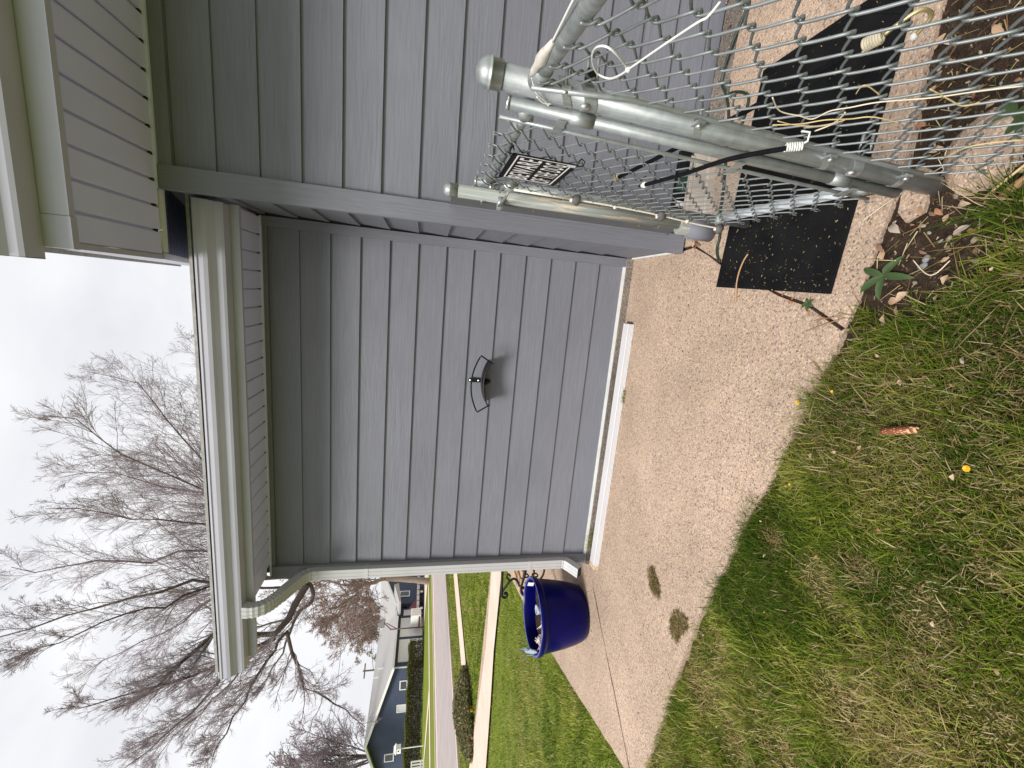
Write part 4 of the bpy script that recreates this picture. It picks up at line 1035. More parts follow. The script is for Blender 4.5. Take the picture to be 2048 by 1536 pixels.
for i in range(16):                              # drift at the foot of the corner board
    x = random.uniform(0.36, 0.50); y = random.uniform(2.06, 2.235)
    leaf(x, y, 0.010+random.uniform(0, .02), random.uniform(.025, .05), random.choice([0, 2, 4, 4, 1]), None, 0.7, 'reddish dry leaf drifted against the foot of the corner board', 'dead leaves at the corner board foot')
for i in range(34):                              # litter strip along the front wall
    x = random.uniform(0.5, 1.75); y = random.uniform(2.12, 2.25)
    leaf(x, y, 0.0, random.uniform(.012, .03), None, None, 0.4, 'dry leaf scrap in the litter strip under the front wall', 'leaf litter under the front wall')
for i in range(14):
    t = random.random(); x = 0.37+(0.0-0.37)*t+random.uniform(-.012, .012); y = 2.165+(1.21-2.165)*t
    leaf(x, y, 0.002, random.uniform(.012, .03), random.choice([2, 4, 0]), None, 0.5, 'small dark leaf scrap caught in the slab joint', 'leaf scraps in the slab joint')

# ------------------------------------------------------------------ weeds
wg = simple('weed_leaf_green', (0.045, 0.078, 0.026), 0.5, var=0.25, nscale=20)
def broad_weed(name, c, leaves, label, lenf=1.0):
    w = thing(name, c, label, 'weed')
    for a, L, W in leaves:
        n = 7; vs = []; fs = []; d = np.array([math.cos(a), math.sin(a), 0]); s = np.array([-d[1], d[0], 0])
        for k in range(n+1):
            t = k/n; ww = W*(math.sin(PI*t**0.8)**0.75+0.06 if t < 1 else 0.02)
            z = 0.010+L*(0.32*t-0.34*t*t)
            p = np.array(c)+d*L*t+np.array([0, 0, z])
            vs += [p-s*ww*.5+np.array([0, 0, ww*.18]), p, p+s*ww*.5+np.array([0, 0, ww*.18])]
        for k in range(n):
            b = k*3; fs += [(b, b+1, b+4, b+3), (b+1, b+2, b+5, b+4)]
        MB().add(vs, fs).build('leaf', wg, w, smooth=True)
    return w
p = atZ(1772, 552, -0.01)
def angto(x, y):
    q = atZ(x, y, -0.005); return math.atan2(q[1]-p[1], q[0]-p[0]), math.hypot(q[0]-p[0], q[1]-p[1])
lv = []
for x, y, W in ((1728, 537, .022), (1812, 510, .020), (1832, 556, .022), (1721, 586, .024), (1760, 602, .022), (1790, 520, .018)):
    a, L = angto(x, y); lv.append((a, L, W))
broad_weed('broadleaf_weed', tuple(p), lv, 'low weed with six long broad leaves beside the slab edge')
p = atZ(2032, 240, -0.02)
broad_weed('broadleaf_weed', tuple(p), [(2.6, .075, .045), (1.9, .06, .04), (0.4, .06, .035), (3.6, .06, .035), (4.8, .06, .04)], 'broad green weed leaves behind the fence mesh at the picture edge')
p = atZ(1618, 606, 0.0)
broad_weed('crack_weed', (p[0], p[1], -0.005), [(2.2, .03, .014), (3.3, .035, .013), (4.2, .028, .014), (0.6, .022, .010), (5.2, .026, .012)], 'tiny green weed growing in the slab joint below the mat')

# twigs and dry stems
straw = simple('dry_straw', (0.56, 0.42, 0.20), 0.8, var=0.2, nscale=30)
pale_straw = simple('pale_straw', (0.66, 0.57, 0.42), 0.8, var=0.15, nscale=30)
brown = simple('brown_twig', (0.30, 0.17, 0.085), 0.85, var=0.25, nscale=30)
def stem(name, pts, r, mat, label, cat='twig'):
    o = MB().tube(smooth_path([np.array(q, float) for q in pts], 5), r, 6).build(name, mat, None, smooth=True); tag(o, label, cat); return o
g3 = lambda x, y, z=0.012: atZ(x, y, z)
stem('twig', [g3(1472, 603, .004), g3(1473, 570, .010), g3(1478, 545, .013), g3(1487, 522, .013), g3(1496, 508, .013)], 0.0034, simple('tan_twig', (0.42, 0.25, 0.13), 0.8), 'curved tan twig lying across the corner of the mat')
stem('dry_stem', [g3(1826, 520, .0), g3(1850, 546, .006), g3(1870, 548, .008), g3(1900, 521, .004)], 0.0016, pale_straw, 'pale curved dry stem lying beside the two grey pebbles')
stem('dry_stem', [g3(1968, 397, .005), g3(2005, 365, .02), g3(2060, 322, .03)], 0.0034, straw, 'thick yellow dry stem slanting out of the soil bed')
stem('twig', [g3(2000, 398, .0), g3(2025, 375, .02), g3(2070, 345, .03)], 0.010, brown, 'thick brown stick lying beside the yellow stem')
stem('dry_stem', [g3(1725, 442, .010), g3(1765, 412, .012), g3(1803, 386, .05)], 0.0017, pale_straw, 'long pale straw lying from the mat edge to the post')
stem('dry_stem', [g3(1712, 519, .006), g3(1755, 520, .008), g3(1792, 521, .006)], 0.0012, straw, 'thin straw crossing the slab edge above the broadleaf weed')
for i, (q0, q1, m_, lab) in enumerate(((((1620, 650), (1672, 640)), None, 'brown', 'x'), )): pass
for (x0, y0), (x1, y1), lab in (((1612, 662), (1690, 636), 'longest brown pine needle pair on the slab joint'), ((1628, 642), (1682, 632), 'reddish needle lying across the slab joint')):
    stem('pine_needle', [g3(x0, y0, .004), g3((x0+x1)/2, (y0+y1)/2-1, .006), g3(x1, y1, .004)], 0.0016, brown, lab, 'needle')
# straw caught in the fence
def fx(x, y, X=0.428): return atX(x, y, X)
for pts, r, mt, lab in (
    ([(1545, 195), (1560, 222), (1600, 232), (1625, 238), (1660, 222), (1700, 215), (1760, 204), (1860, 196), (1960, 182), (2046, 172)], 0.0013, pale_straw, 'longest white frayed string woven through the fence mesh'),
    ([(1545, 250), (1600, 248), (1650, 240), (1700, 238), (1745, 234), (1800, 246)], 0.0013, straw, 'orange straw wisp caught across the fence mesh'),
    ([(1555, 242), (1590, 250), (1640, 252), (1690, 240)], 0.0011, straw, 'short straw wisp tangled near the white coil'),
    ([(1630, 262), (1665, 248), (1685, 232), (1690, 225)], 0.0016, pale_straw, 'curved white cord end hanging by the white coil'),
    ([(1860, 178), (1900, 200), (1925, 212), (1960, 205)], 0.0013, straw, 'orange dry stem hooked low on the fence mesh'),
    ([(1712, 188), (1722, 174), (1735, 172), (1760, 190)], 0.0011, straw, 'looped straw caught in the mesh beside the mat'),
    ([(1880, 320), (1930, 296), (1980, 286), (2046, 280)], 0.0015, straw, 'yellow stem lying along the bottom of the fence mesh')):
    stem('straw_wisp', [fx(x, y) for x, y in pts], r, mt, lab, 'straw')
# spider web and fluff at the post foot is left as a small lump of pale debris
db = MB()
for i in range(60):
    p = atZ(random.uniform(1885, 1985), random.uniform(290, 350), 0.0)
    d = rng.normal(size=3)*0.014; d[2] = abs(d[2])*0.6
    db.tube([p, p+d], [0.0012, 0.0008], 4)
o = db.build('straw_debris', pale_straw); tag(o, 'pale tangled straw debris piled at the foot of the end post', 'debris', None, 'stuff')

# pine cone
pcn = thing('pine_cone', (-0.28, 0.94, 0.0), 'long reddish brown spruce cone lying in the front lawn', 'pine cone')
pa, pb_ = atZ(1762, 863, 0.022), atZ(1829, 859, 0.020); pa = np.array(pa); pb_ = np.array(pb_)
cm = [simple('cone_brown', (0.20, 0.06, 0.025), 0.6, var=0.3, nscale=50), simple('cone_tip', (0.62, 0.36, 0.19), 0.6, var=0.3, nscale=60)]
dax = (pb_-pa)/np.linalg.norm(pb_-pa); uu = np.cross(dax, [0, 0, 1]); uu /= np.linalg.norm(uu); ww = np.cross(uu, dax)
Lc = np.linalg.norm(pb_-pa)
MB().tube([pa+dax*Lc*t for t in np.linspace(0, 1, 9)], [0.004+0.0075*math.sin(PI*(0.08+0.86*t))**0.6 for t in np.linspace(0, 1, 9)], 10).build('core', cm[0], pcn, smooth=True)
sc_me = MB().add([(0, -.5, 0), (0, .5, 0), (.8, .42, .18), (1.0, 0, .26), (.8, -.42, .18), (.5, 0, .34)], [(0, 4, 5), (0, 5, 1), (1, 5, 2), (2, 5, 3), (3, 5, 4), (0, 1, 2, 3, 4)])
smesh = [sc_me.mesh('scale', cm[0]), sc_me.mesh('scale', cm[1])]
for i in range(11):
    t = (i+0.5)/11; R0_ = 0.004+0.0075*math.sin(PI*(0.08+0.86*t))**0.6
    for j in range(9):
        a = 2*PI*(j+0.5*(i % 2))/9
        rad = math.cos(a)*uu+math.sin(a)*ww
        p = pa+dax*Lc*t+rad*R0_*0.75
        zax = rad*0.86+dax*0.2; zax /= np.linalg.norm(zax); xax = dax-zax*np.dot(dax, zax); xax /= np.linalg.norm(xax); yax = np.cross(zax, xax)
        mt = Matrix(((xax[0], yax[0], zax[0]), (xax[1], yax[1], zax[1]), (xax[2], yax[2], zax[2]))).to_euler()
        inst('scale', smesh[random.random() < 0.45], pcn, tuple(p), mt, (0.0120, 0.0085, 0.0150))
# dandelions
yel = simple('dandelion_yellow', (0.80, 0.48, 0.012), 0.6, var=0.1)
def dandelion(x, y, r, z, label):
    c = atZ(x, y, z); t = thing('dandelion', tuple(c), label, 'flower')
    h = MB()
    for ring, (rr, zz) in enumerate(((1.0, 0.0), (0.75, 0.12), (0.45, 0.2))):
        for k in range(16-ring*3):
            a = 2*PI*k/(16-ring*3)+ring; d = np.array([math.cos(a), math.sin(a), 0.12+0.2*ring]); s = np.array([-d[1], d[0], 0])*0.16*r
            q = np.array(c)+np.array([0, 0, zz*r]); h.add([q-s*.4, q+s*.4, q+d*r*rr+s, q+d*r*rr-s], [(0, 1, 2, 3)])
    h.build('petals', yel, t)
    MB().tube([np.array(c)-np.array([0, 0, z+0.02]), c], 0.0016, 5).build('stalk', wg, t)
dandelion(1933, 937, 0.0085, 0.045, 'bright yellow dandelion open in the front lawn')
dandelion(1595, 806, 0.0085, 0.030, 'small orange dandelion at the slab edge')
dandelion(1579, 969, 0.0045, 0.030, 'half closed dandelion bud by the slab edge')
dandelion(1664, 783, 0.005, 0.035, 'tiny dandelion in the grass just right of the slab edge')

# dry grass clumps left on the slab
def clump(name, poly, n, label):
    b = []
    pts = [atZ(x, y, 0)[:2] for x, y in poly]; cx = np.mean(pts, 0)
    V = []; Fc = []; Cc = []
    for i in range(n):
        t = random.random()**0.6; k = random.randrange(len(pts)); q = np.array(pts[k])*(1-(s := random.random()))+np.array(pts[(k+1) % len(pts)])*s
        p = cx+(q-cx)*t
        a = random.uniform(0, 2*PI); L = random.uniform(.012, .035); w = random.uniform(.0012, .0022)
        z = random.uniform(0.001, 0.016)*(1-t*0.7)
        d = np.array([math.cos(a), math.sin(a)]); s_ = np.array([-d[1], d[0]])*w
        dz = random.uniform(-.004, .008)
        o = len(V)
        V += [(*(p-s_), z), (*(p+s_), z), (*(p+s_*.5+d*L), z+dz), (*(p-s_*.5+d*L), z+dz)]
        Fc.append((o, o+1, o+2, o+3))
        col = random.choice([(0.26, 0.19, 0.085), (0.17, 0.125, 0.05), (0.12, 0.10, 0.03), (0.36, 0.28, 0.14), (0.10, 0.075, 0.035)]); Cc += [col]*4
    o = np_mesh(name, np.array(V), np.array(Fc), M['blade'], np.array(Cc)); o['kind'] = 'stuff'
    tag(o, label, 'grass clump'); return o
clump('dry_grass_clump', [(1297, 1135), (1306, 1133), (1318, 1165), (1322, 1192), (1312, 1194), (1300, 1175)], 700, 'narrow clump of dried cut grass on the slab nearer the wall')
clump('dry_grass_clump', [(1340, 1240), (1352, 1218), (1372, 1232), (1378, 1255), (1366, 1262), (1354, 1285), (1344, 1270)], 800, 'wider clump of dried cut grass on the slab nearer the lawn')

# clippings on the mat, bits on the slab
def flecks(name, n, fn, z, label, cols, Lr=(.004, .014), wr=(.0006, .0014)):
    V = []; Fc = []; Cc = []
    while len(Fc) < n:
        p = fn()
        if p is None: continue
        a = random.uniform(0, 2*PI); L = random.uniform(*Lr); w = random.uniform(*wr); d = np.array([math.cos(a), math.sin(a)]); s_ = np.array([-d[1], d[0]])*w
        o = len(V); zz = z+random.uniform(0, .003)
        V += [(*(p-s_), zz), (*(p+s_), zz), (*(p+s_+d*L), zz+random.uniform(0, .004)), (*(p-s_+d*L), zz)]
        Fc.append((o, o+1, o+2, o+3)); Cc += [random.choice(cols)]*4
    o = np_mesh(name, np.array(V), np.array(Fc), M['blade'], np.array(Cc)); tag(o, label, 'debris', None, 'stuff'); return o
def on_mat():
    x, y = random.uniform(.12, 1.08), random.uniform(1.28, 1.87)
    if x > 0.45 and random.random() < 0.65: return None
    return np.array([x, y])
flecks('grass_clippings', 460, on_mat, 0.0122, 'tiny dry grass clippings scattered over the black mat', [(0.26, 0.22, 0.07), (0.14, 0.13, 0.04), (0.40, 0.34, 0.18), (0.10, 0.12, 0.03), (0.32, 0.22, 0.11)], (.003, .010), (.0005, .0010))
def on_slab():
    x = random.uniform(-2.7, 0.3); y = random.uniform(1.25, 2.84)
    return np.array([x, y]) if y > np.interp(x, [q[0] for q in NEAR[::-1]], [q[1] for q in NEAR[::-1]])+0.03 else None
flecks('slab_litter', 260, on_slab, 0.001, 'tiny brown litter specks scattered on the concrete slab', [(0.12, 0.07, 0.04), (0.05, 0.035, 0.03), (0.28, 0.18, 0.10), (0.09, 0.06, 0.05)], (.004, .016), (.0006, .0018))
def in_bed():
    x, y = random.uniform(-.03, 1.35), random.uniform(.5, 1.15)
    return np.array([x, y]) if y > lawn_edge(x) else None
flecks('soil_litter', 2000, in_bed, -0.014, 'fine straw and leaf crumbs over the soil bed', [(0.30, 0.22, 0.11), (0.16, 0.10, 0.05), (0.42, 0.34, 0.20), (0.10, 0.06, 0.035), (0.07, 0.085, 0.03)], (.003, .016), (.0005, .0020))
flecks('soil_straw', 420, in_bed, -0.008, 'longer dry straw pieces strewn over the soil bed', [(0.40, 0.31, 0.16), (0.30, 0.21, 0.10), (0.52, 0.44, 0.27), (0.20, 0.12, 0.06)], (.02, .075), (.0005, .0011))
#==PART5==
# ------------------------------------------------------------------ bare trees
def tubes_np(P, R, sides):
    """P (N,K,3), R (N,K) -> verts, quads"""
    N, K, _ = P.shape
    T = np.empty_like(P); T[:, 1:-1] = P[:, 2:]-P[:, :-2]; T[:, 0] = P[:, 1]-P[:, 0]; T[:, -1] = P[:, -1]-P[:, -2]
    T /= np.linalg.norm(T, axis=2, keepdims=True)+1e-9
    ref = np.where(np.abs(T[..., 2:3]) < 0.9, np.array([0, 0, 1.]), np.array([1., 0, 0]))
    U = np.cross(T, ref); U /= np.linalg.norm(U, axis=2, keepdims=True)+1e-9; W = np.cross(T, U)
    a = np.arange(sides)*2*PI/sides
    V = P[:, :, None, :]+R[:, :, None, None]*(np.cos(a)[None, None, :, None]*U[:, :, None, :]+np.sin(a)[None, None, :, None]*W[:, :, None, :])
    base = (np.arange(N)*K*sides)[:, None, None, None]
    k = np.arange(K-1)[None, :, None, None]; j = np.arange(sides)[None, None, :, None]; j2 = (j+1) % sides
    Q = np.concatenate([base+k*sides+j, base+k*sides+j2, base+(k+1)*sides+j2, base+(k+1)*sides+j], 3).reshape(-1, 4)
    return V.reshape(-1, 3), Q
def resample(pts, K):
    pts = np.array(smooth_path(pts, 6)); d = np.r_[0, np.cumsum(np.linalg.norm(np.diff(pts, axis=0), axis=1))]
    t = np.linspace(0, d[-1], K); return np.stack([np.interp(t, d, pts[:, i]) for i in range(3)], 1)
def spawn(P, R, per, lr, K, up, spread, rr, tmin=0.2, wob=0.16, lmin=0.1):
    """children of each polyline"""
    N, K0, _ = P.shape
    L = np.linalg.norm(np.diff(P, axis=1), axis=2).sum(1)
    idx = np.repeat(np.arange(N), per); n = len(idx)
    t = rng.uniform(tmin, 0.98, n); f = t*(K0-1); i = np.minimum(f.astype(int), K0-2); w = (f-i)[:, None]
    base = P[idx, i]*(1-w)+P[idx, i+1]*w; tan = P[idx, i+1]-P[idx, i]; tan /= np.linalg.norm(tan, axis=1, keepdims=True)+1e-9
    side = rng.normal(size=(n, 3)); side -= tan*(side*tan).sum(1, keepdims=True); side /= np.linalg.norm(side, axis=1, keepdims=True)+1e-9
    d = tan*rng.uniform(.6, 1.1, (n, 1))+side*spread*rng.uniform(.6, 1.2, (n, 1))+np.array([0, 0, up])
    d /= np.linalg.norm(d, axis=1, keepdims=True)
    ll = np.maximum(lmin, L[idx]*lr*(1.15-0.75*t)*rng.uniform(.55, 1.25, n))
    out = np.empty((n, K, 3)); out[:, 0] = base; cur = d
    for k in range(1, K):
        cur = cur+rng.normal(size=(n, 3))*wob+np.array([0, 0, up*0.28]); cur /= np.linalg.norm(cur, axis=1, keepdims=True)
        out[:, k] = out[:, k-1]+cur*(ll/(K-1))[:, None]
    r0 = (R[idx, i]*(1-w[:, 0])+R[idx, i+1]*w[:, 0])*rr*rng.uniform(.7, 1.1, n)
    rad = r0[:, None]*np.linspace(1, 0.45, K)[None]
    return out, rad
def bare_tree(root, trunk, limbs, bark, twigm, lv, limb_r, rmin):
    """trunk: (pts, radii); limbs: list of pts; lv: list of (children, length ratio, K, up, spread, radius ratio)"""
    pts, rs = trunk
    tp = resample(pts, 14); tr = np.interp(np.linspace(0, 1, 14), np.linspace(0, 1, len(rs)), rs)
    V, Q = tubes_np(tp[None], tr[None], 12)
    adopt(np_mesh('trunk', V, Q, bark, smooth=True), root)
    K = 12
    LP = np.stack([resample(l, K) for l in limbs]); LR = np.stack([np.linspace(r, r*0.16, K)**1.0 for r in limb_r])
    LP[:, 1:] += rng.normal(size=LP[:, 1:].shape)*0.05
    for a, b in zip(LP, LR):
        V, Q = tubes_np(a[None], b[None], 7); adopt(np_mesh('limb', V, Q, bark, smooth=True), root)
    P, R = LP, LR; Vs, Qs, off = [], [], 0
    for n, (per, lr, k, up, sp, rr) in enumerate(lv):
        P, R = spawn(P, R, per, lr, k, up, sp, rr, 0.12 if n == 0 else 0.2)
        R = np.maximum(R, rmin*(2.6, 1.5, 1.0)[n])
        V, Q = tubes_np(P, R, 5 if n == 0 else 3); Vs.append(V); Qs.append(Q+off); off += len(V)
    o = np_mesh('twigs', np.concatenate(Vs), np.concatenate(Qs), twigm); o['kind'] = 'stuff'; adopt(o, root)

# big tree standing in the parking strip, its trunk behind the house corner
D0 = 18.6
tb_ = np.array([-10.95, 15.55, -0.05])
big = thing('bare_tree', tuple(tb_), 'tall bare tree with upright fanning limbs rising behind the house gutter', 'tree', 'bare trees along the street')
hub = atD(625, 1156, 18.9)
def limb(px, s=0.0):
    n = len(px); return [atD(x, y, D0*(1+s*i/max(1, n-1))) for i, (x, y) in enumerate(px)]
h0 = (600, 1152)
L_ = [
 [(560, 1120), (470, 1020), (427, 945), (342, 851), (286, 779), (228, 753), (173, 743)],
 [(590, 1135), (500, 1060), (430, 991), (355, 955), (280, 925), (195, 870), (146, 838), (75, 829)],
 [(560, 1110), (470, 1020), (384, 942), (325, 903), (267, 883)],
 [(600, 1145), (500, 1050), (430, 994), (342, 978), (280, 958), (238, 945), (114, 953)],
 [(590, 1140), (500, 1085), (433, 1056), (325, 1043), (179, 1023), (91, 1017)],
 [(560, 1110), (490, 1000), (440, 930), (415, 880), (404, 828), (413, 763), (400, 715), (384, 668)],
 [(600, 1150), (520, 1118), (433, 1107), (373, 1100), (310, 1120), (177, 1126), (79, 1142), (25, 1136)],
 [(610, 1158), (520, 1160), (437, 1164), (395, 1161), (316, 1186), (174, 1218), (47, 1259), (-20, 1278)],
 [(437, 1164), (421, 1170), (360, 1196), (285, 1221), (190, 1259), (95, 1294), (20, 1320)],
 [(560, 1175), (480, 1180), (437, 1185), (364, 1243), (253, 1300), (168, 1347)],
 [(614, 1170), (575, 1240), (549, 1274), (500, 1262), (443, 1258), (373, 1319), (300, 1382), (220, 1420)],
 [(549, 1276), (505, 1294), (446, 1328), (348, 1366), (206, 1404), (150, 1420)],
 [(549, 1276), (490, 1318), (449, 1354), (380, 1430), (285, 1509), (230, 1550)],
 [(549, 1278), (500, 1325), (475, 1354), (420, 1410), (360, 1460), (300, 1540)],
 [(575, 1262), (538, 1313), (494, 1385), (443, 1477), (420, 1530)],
 [(574, 1264), (594, 1332), (615, 1377), (648, 1397), (698, 1418), (720, 1450)],
 [(610, 1160), (630, 1180), (600, 1225), (580, 1262), (560, 1310), (520, 1380)],
 [(640, 1156), (590, 1110), (540, 1040), (500, 960), (470, 870), (440, 800)],
 [(600, 1150), (540, 1090), (470, 1040), (400, 1010), (300, 1000), (220, 985)],
]
Ss = [0.1, -0.12, 0.2, 0.05, -0.2, 0.15, 0.1, -0.15, -0.2, 0.2, -0.05, -0.1, 0.1, 0.2, -0.2, 0.0, 0.15, 0.1, 0.25]
LR_ = [0.055, 0.060, 0.040, 0.055, 0.055, 0.045, 0.070, 0.080, 0.045, 0.050, 0.135, 0.065, 0.065, 0.045, 0.050, 0.065, 0.085, 0.05, 0.04]
limbs = []
for l, s in zip(L_, Ss):
    limbs.append(limb(l, s))
trunkpts = [tb_, tb_+np.array([0.02, 0, 1.2]), atD(760, 1128, 18.8), atD(690, 1134, 18.8), atD(640, 1148, 18.8), atD(600, 1150, 18.7)]
bare_tree(big, (trunkpts, [0.42, 0.35, 0.28, 0.22, 0.16, 0.11]), limbs, M['bark'], M['twig'],
          [(28, 0.33, 7, 0.20, 0.62, 0.42), (14, 0.45, 6, 0.14, 0.75, 0.50), (8, 0.52, 3, 0.10, 0.80, 0.7)], LR_, 0.0026)

# tan-barked street tree across the street
b2 = atZ(858, 1163, 0.0)
t2 = thing('bare_tree', tuple(b2), 'tan trunked bare tree across the street half hidden by the downspout', 'tree', 'bare trees along the street')
D2 = math.hypot(b2[0], b2[1])
def limb2(px, s=0.0): return [atD(x, y, D2*(1+s*i/max(1, len(px)-1))) for i, (x, y) in enumerate(px)]
l2 = [[(775, 1158), (758, 1160), (743, 1169), (716, 1185), (700, 1200), (688, 1215)], [(770, 1158), (740, 1166), (716, 1172), (678, 1169), (648, 1157), (600, 1150)],
      [(716, 1185), (725, 1200), (742, 1208), (752, 1232)], [(700, 1200), (680, 1212), (655, 1225), (640, 1240)], [(690, 1180), (660, 1190), (630, 1200), (600, 1215)],
      [(765, 1155), (730, 1140), (690, 1125), (640, 1115)], [(716, 1190), (710, 1225), (722, 1258), (735, 1280)], [(700, 1200), (690, 1230), (670, 1262), (655, 1280)], [(760, 1152), (740, 1120), (720, 1090)],
      [(648, 1160), (610, 1175), (575, 1185), (545, 1200)], [(660, 1165), (620, 1140), (570, 1125)], [(688, 1212), (660, 1240), (630, 1255)]]
bare_tree(t2, ([b2-np.array([0, 0, .1]), atD(830, 1160, D2), atD(800, 1158, D2), atD(772, 1157, D2)], [0.30, 0.25, 0.24, 0.22]), [limb2(l, s) for l, s in zip(l2, (0.05, -.06, .1, -.1, .12, 0, -.08, .1, .1, -.1, .1, -.05))], M['bark2'], M['twig2'],
          [(20, 0.45, 6, 0.10, 0.9, 0.45), (10, 0.50, 5, 0.05, 0.9, 0.55), (7, 0.5, 3, 0.02, 0.9, 0.75)], [0.17, 0.15, 0.07, 0.08, 0.07, 0.10, 0.07, 0.07, 0.08, 0.06, 0.07, 0.05], 0.0085)

def far_tree(px, D, H, spread, label, nl=9, bark='bark', twig='twig', rmin=0.014):
    b = atD(px[0], px[1], D); b[2] = -0.1
    t = thing('bare_tree', tuple(b), label, 'tree', 'bare trees along the street')
    ls = []
    for i in range(nl):
        a = 2*PI*i/nl+random.uniform(-.3, .3); k = random.uniform(.4, 1)*spread
        z0 = H*random.uniform(.22, .4)
        ls.append([b+np.array([0, 0, z0]), b+np.array([math.cos(a)*k*.35, math.sin(a)*k*.35, z0+(H-z0)*.35]), b+np.array([math.cos(a)*k*.75, math.sin(a)*k*.75, z0+(H-z0)*.7]), b+np.array([math.cos(a)*k, math.sin(a)*k, H*random.uniform(.8, 1)])])
    bare_tree(t, ([b, b+np.array([0, 0, H*.25]), b+np.array([0.1, 0, H*.45])], [0.3, .22, .12]), ls, M[bark], M[twig], [(14, .42, 5, .12, .8, .5), (9, .5, 4, .08, .85, .6), (6, .5, 3, .05, .9, .75)], [0.10]*nl, rmin)
far_tree((845, 1500), 66, 15.0, 4.5, 'grey bare tree behind the left end of the blue gabled house')
far_tree((845, 1590), 58, 14.0, 5.0, 'grey bare tree at the picture edge beyond the blue gabled house')
far_tree((845, 1225), 78, 13.5, 6.5, 'brown bare tree showing over the grey roof behind the street tree', 10, 'bark2', 'twig2', 0.014)

# leaf masses: hedge, juniper, small green tree
def leaf_cards(name, centres, size, cols, mat=None):
    n = len(centres); q = rng.normal(size=(n, 3)); q /= np.linalg.norm(q, axis=1, keepdims=True); r = rng.normal(size=(n, 3)); r -= q*(r*q).sum(1, keepdims=True); r /= np.linalg.norm(r, axis=1, keepdims=True)
    s = size*rng.uniform(.5, 1.3, (n, 1)); c = centres
    V = np.stack([c-q*s*.5-r*s*.18, c+q*s*.1-r*s*.30, c+q*s*.6, c+q*s*.1+r*s*.30], 1).reshape(-1, 3)
    Q = (np.arange(n)*4)[:, None]+np.arange(4)[None]
    col = cols[rng.integers(0, len(cols), n)]*rng.uniform(.7, 1.3, (n, 1))
    return np_mesh(name, V, Q, mat or M['leafcard'], np.repeat(col, 4, 0))
hdg = thing('hedge', (-38.3, 33.6, 0), 'long clipped hedge of brownish green foliage in front of the blue house', 'hedge')
P0, P1 = np.array([-35.9, 38.0]), np.array([-41.3, 28.2]); dh = (P1-P0); Lh = np.linalg.norm(dh); dh /= Lh; nh_ = np.array([-dh[1], dh[0]])
n = 26000
u = rng.uniform(0, Lh, n); v = rng.uniform(-.62, .62, n); z = 1.50*(1-rng.random(n)**2.4*0.98)
z = np.where(u < 0.4, z*0.9, z)+0.05*np.sin(u*3)
edge = (np.abs(v) > 0.38) | (z > 1.25); k = edge | (rng.random(n) < 0.8)
u, v, z = u[k], v[k], z[k]
gap = (vnoise_(u, z, 2.2, 5) if 'vnoise_' in globals() else 0)
cc = np.stack([P0[0]+dh[0]*u+nh_[0]*v, P0[1]+dh[1]*u+nh_[1]*v, z], 1)
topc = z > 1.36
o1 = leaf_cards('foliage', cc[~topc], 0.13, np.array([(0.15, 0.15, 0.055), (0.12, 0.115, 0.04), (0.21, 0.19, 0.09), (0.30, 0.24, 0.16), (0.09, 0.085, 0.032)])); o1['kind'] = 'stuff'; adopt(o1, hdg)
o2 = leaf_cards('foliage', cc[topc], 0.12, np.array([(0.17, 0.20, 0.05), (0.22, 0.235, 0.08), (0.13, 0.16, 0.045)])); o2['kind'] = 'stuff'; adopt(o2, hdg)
st = MB()
for i in range(120):
    uu_ = random.uniform(0.1, Lh-.1); p = np.array([P0[0]+dh[0]*uu_, P0[1]+dh[1]*uu_, 0]); st.tube([p, p+np.array([random.uniform(-.2, .2), random.uniform(-.2, .2), 1.3])], 0.022, 4)
so = st.build('stems', M['bark'], hdg); so['kind'] = 'stuff'
# shrub bed where the front walk meets the sidewalk
jn = thing('juniper_shrub', (-9.5, 7.9, 0), 'low spreading green shrub where the front walk meets the sidewalk', 'shrub')
n = 9000
a = rng.uniform(0, 2*PI, n); r = np.sqrt(rng.random(n)); zz = rng.random(n)
jx = -9.55+0.62*r*np.cos(a); jy = 7.95+1.05*r*np.sin(a); jz = 0.0+(0.27*(1-r**2)+0.10)*zz**0.7
o = leaf_cards('foliage', np.stack([jx, jy, jz], 1), 0.075, np.array([(0.15, 0.17, 0.07), (0.20, 0.21, 0.09), (0.25, 0.23, 0.12), (0.11, 0.125, 0.055), (0.34, 0.24, 0.14)])); o['kind'] = 'stuff'; adopt(o, jn)
st = MB()
for i in range(90):
    a = random.uniform(0, 2*PI); q = np.array([-9.55, 7.95, 0.02]); st.tube([q, q+np.array([0.45*math.cos(a), 0.75*math.sin(a), random.uniform(.05, .25)])], 0.007, 4)
so = st.build('stems', brown, jn); so['kind'] = 'stuff'
df = thing('daffodils', (-9.2, 7.3, 0), 'cluster of yellow spring flowers at the edge of the low shrub', 'flowers')
fb = MB()
for x, y in ((943, 1421), (949, 1424), (953, 1427), (956, 1422), (958, 1425), (951, 1432), (955, 1438), (960, 1440), (961, 1436), (947, 1413), (948, 1415), (950, 1445)):
    p = atX(x, y, -9.05+random.uniform(-.1, .1))
    for k in range(6):
        an = k*PI/3; fb.obox(p+np.array([0, 0.018*math.cos(an), 0.018*math.sin(an)]), (0.006, 0, 0), (0, 0.012, 0), (0, 0, 0.012))
    MB().tube([p-np.array([0, 0, p[2]]), p], 0.004, 4).build('flower_stalk', wg, df)
fb.build('petals', yel, df)
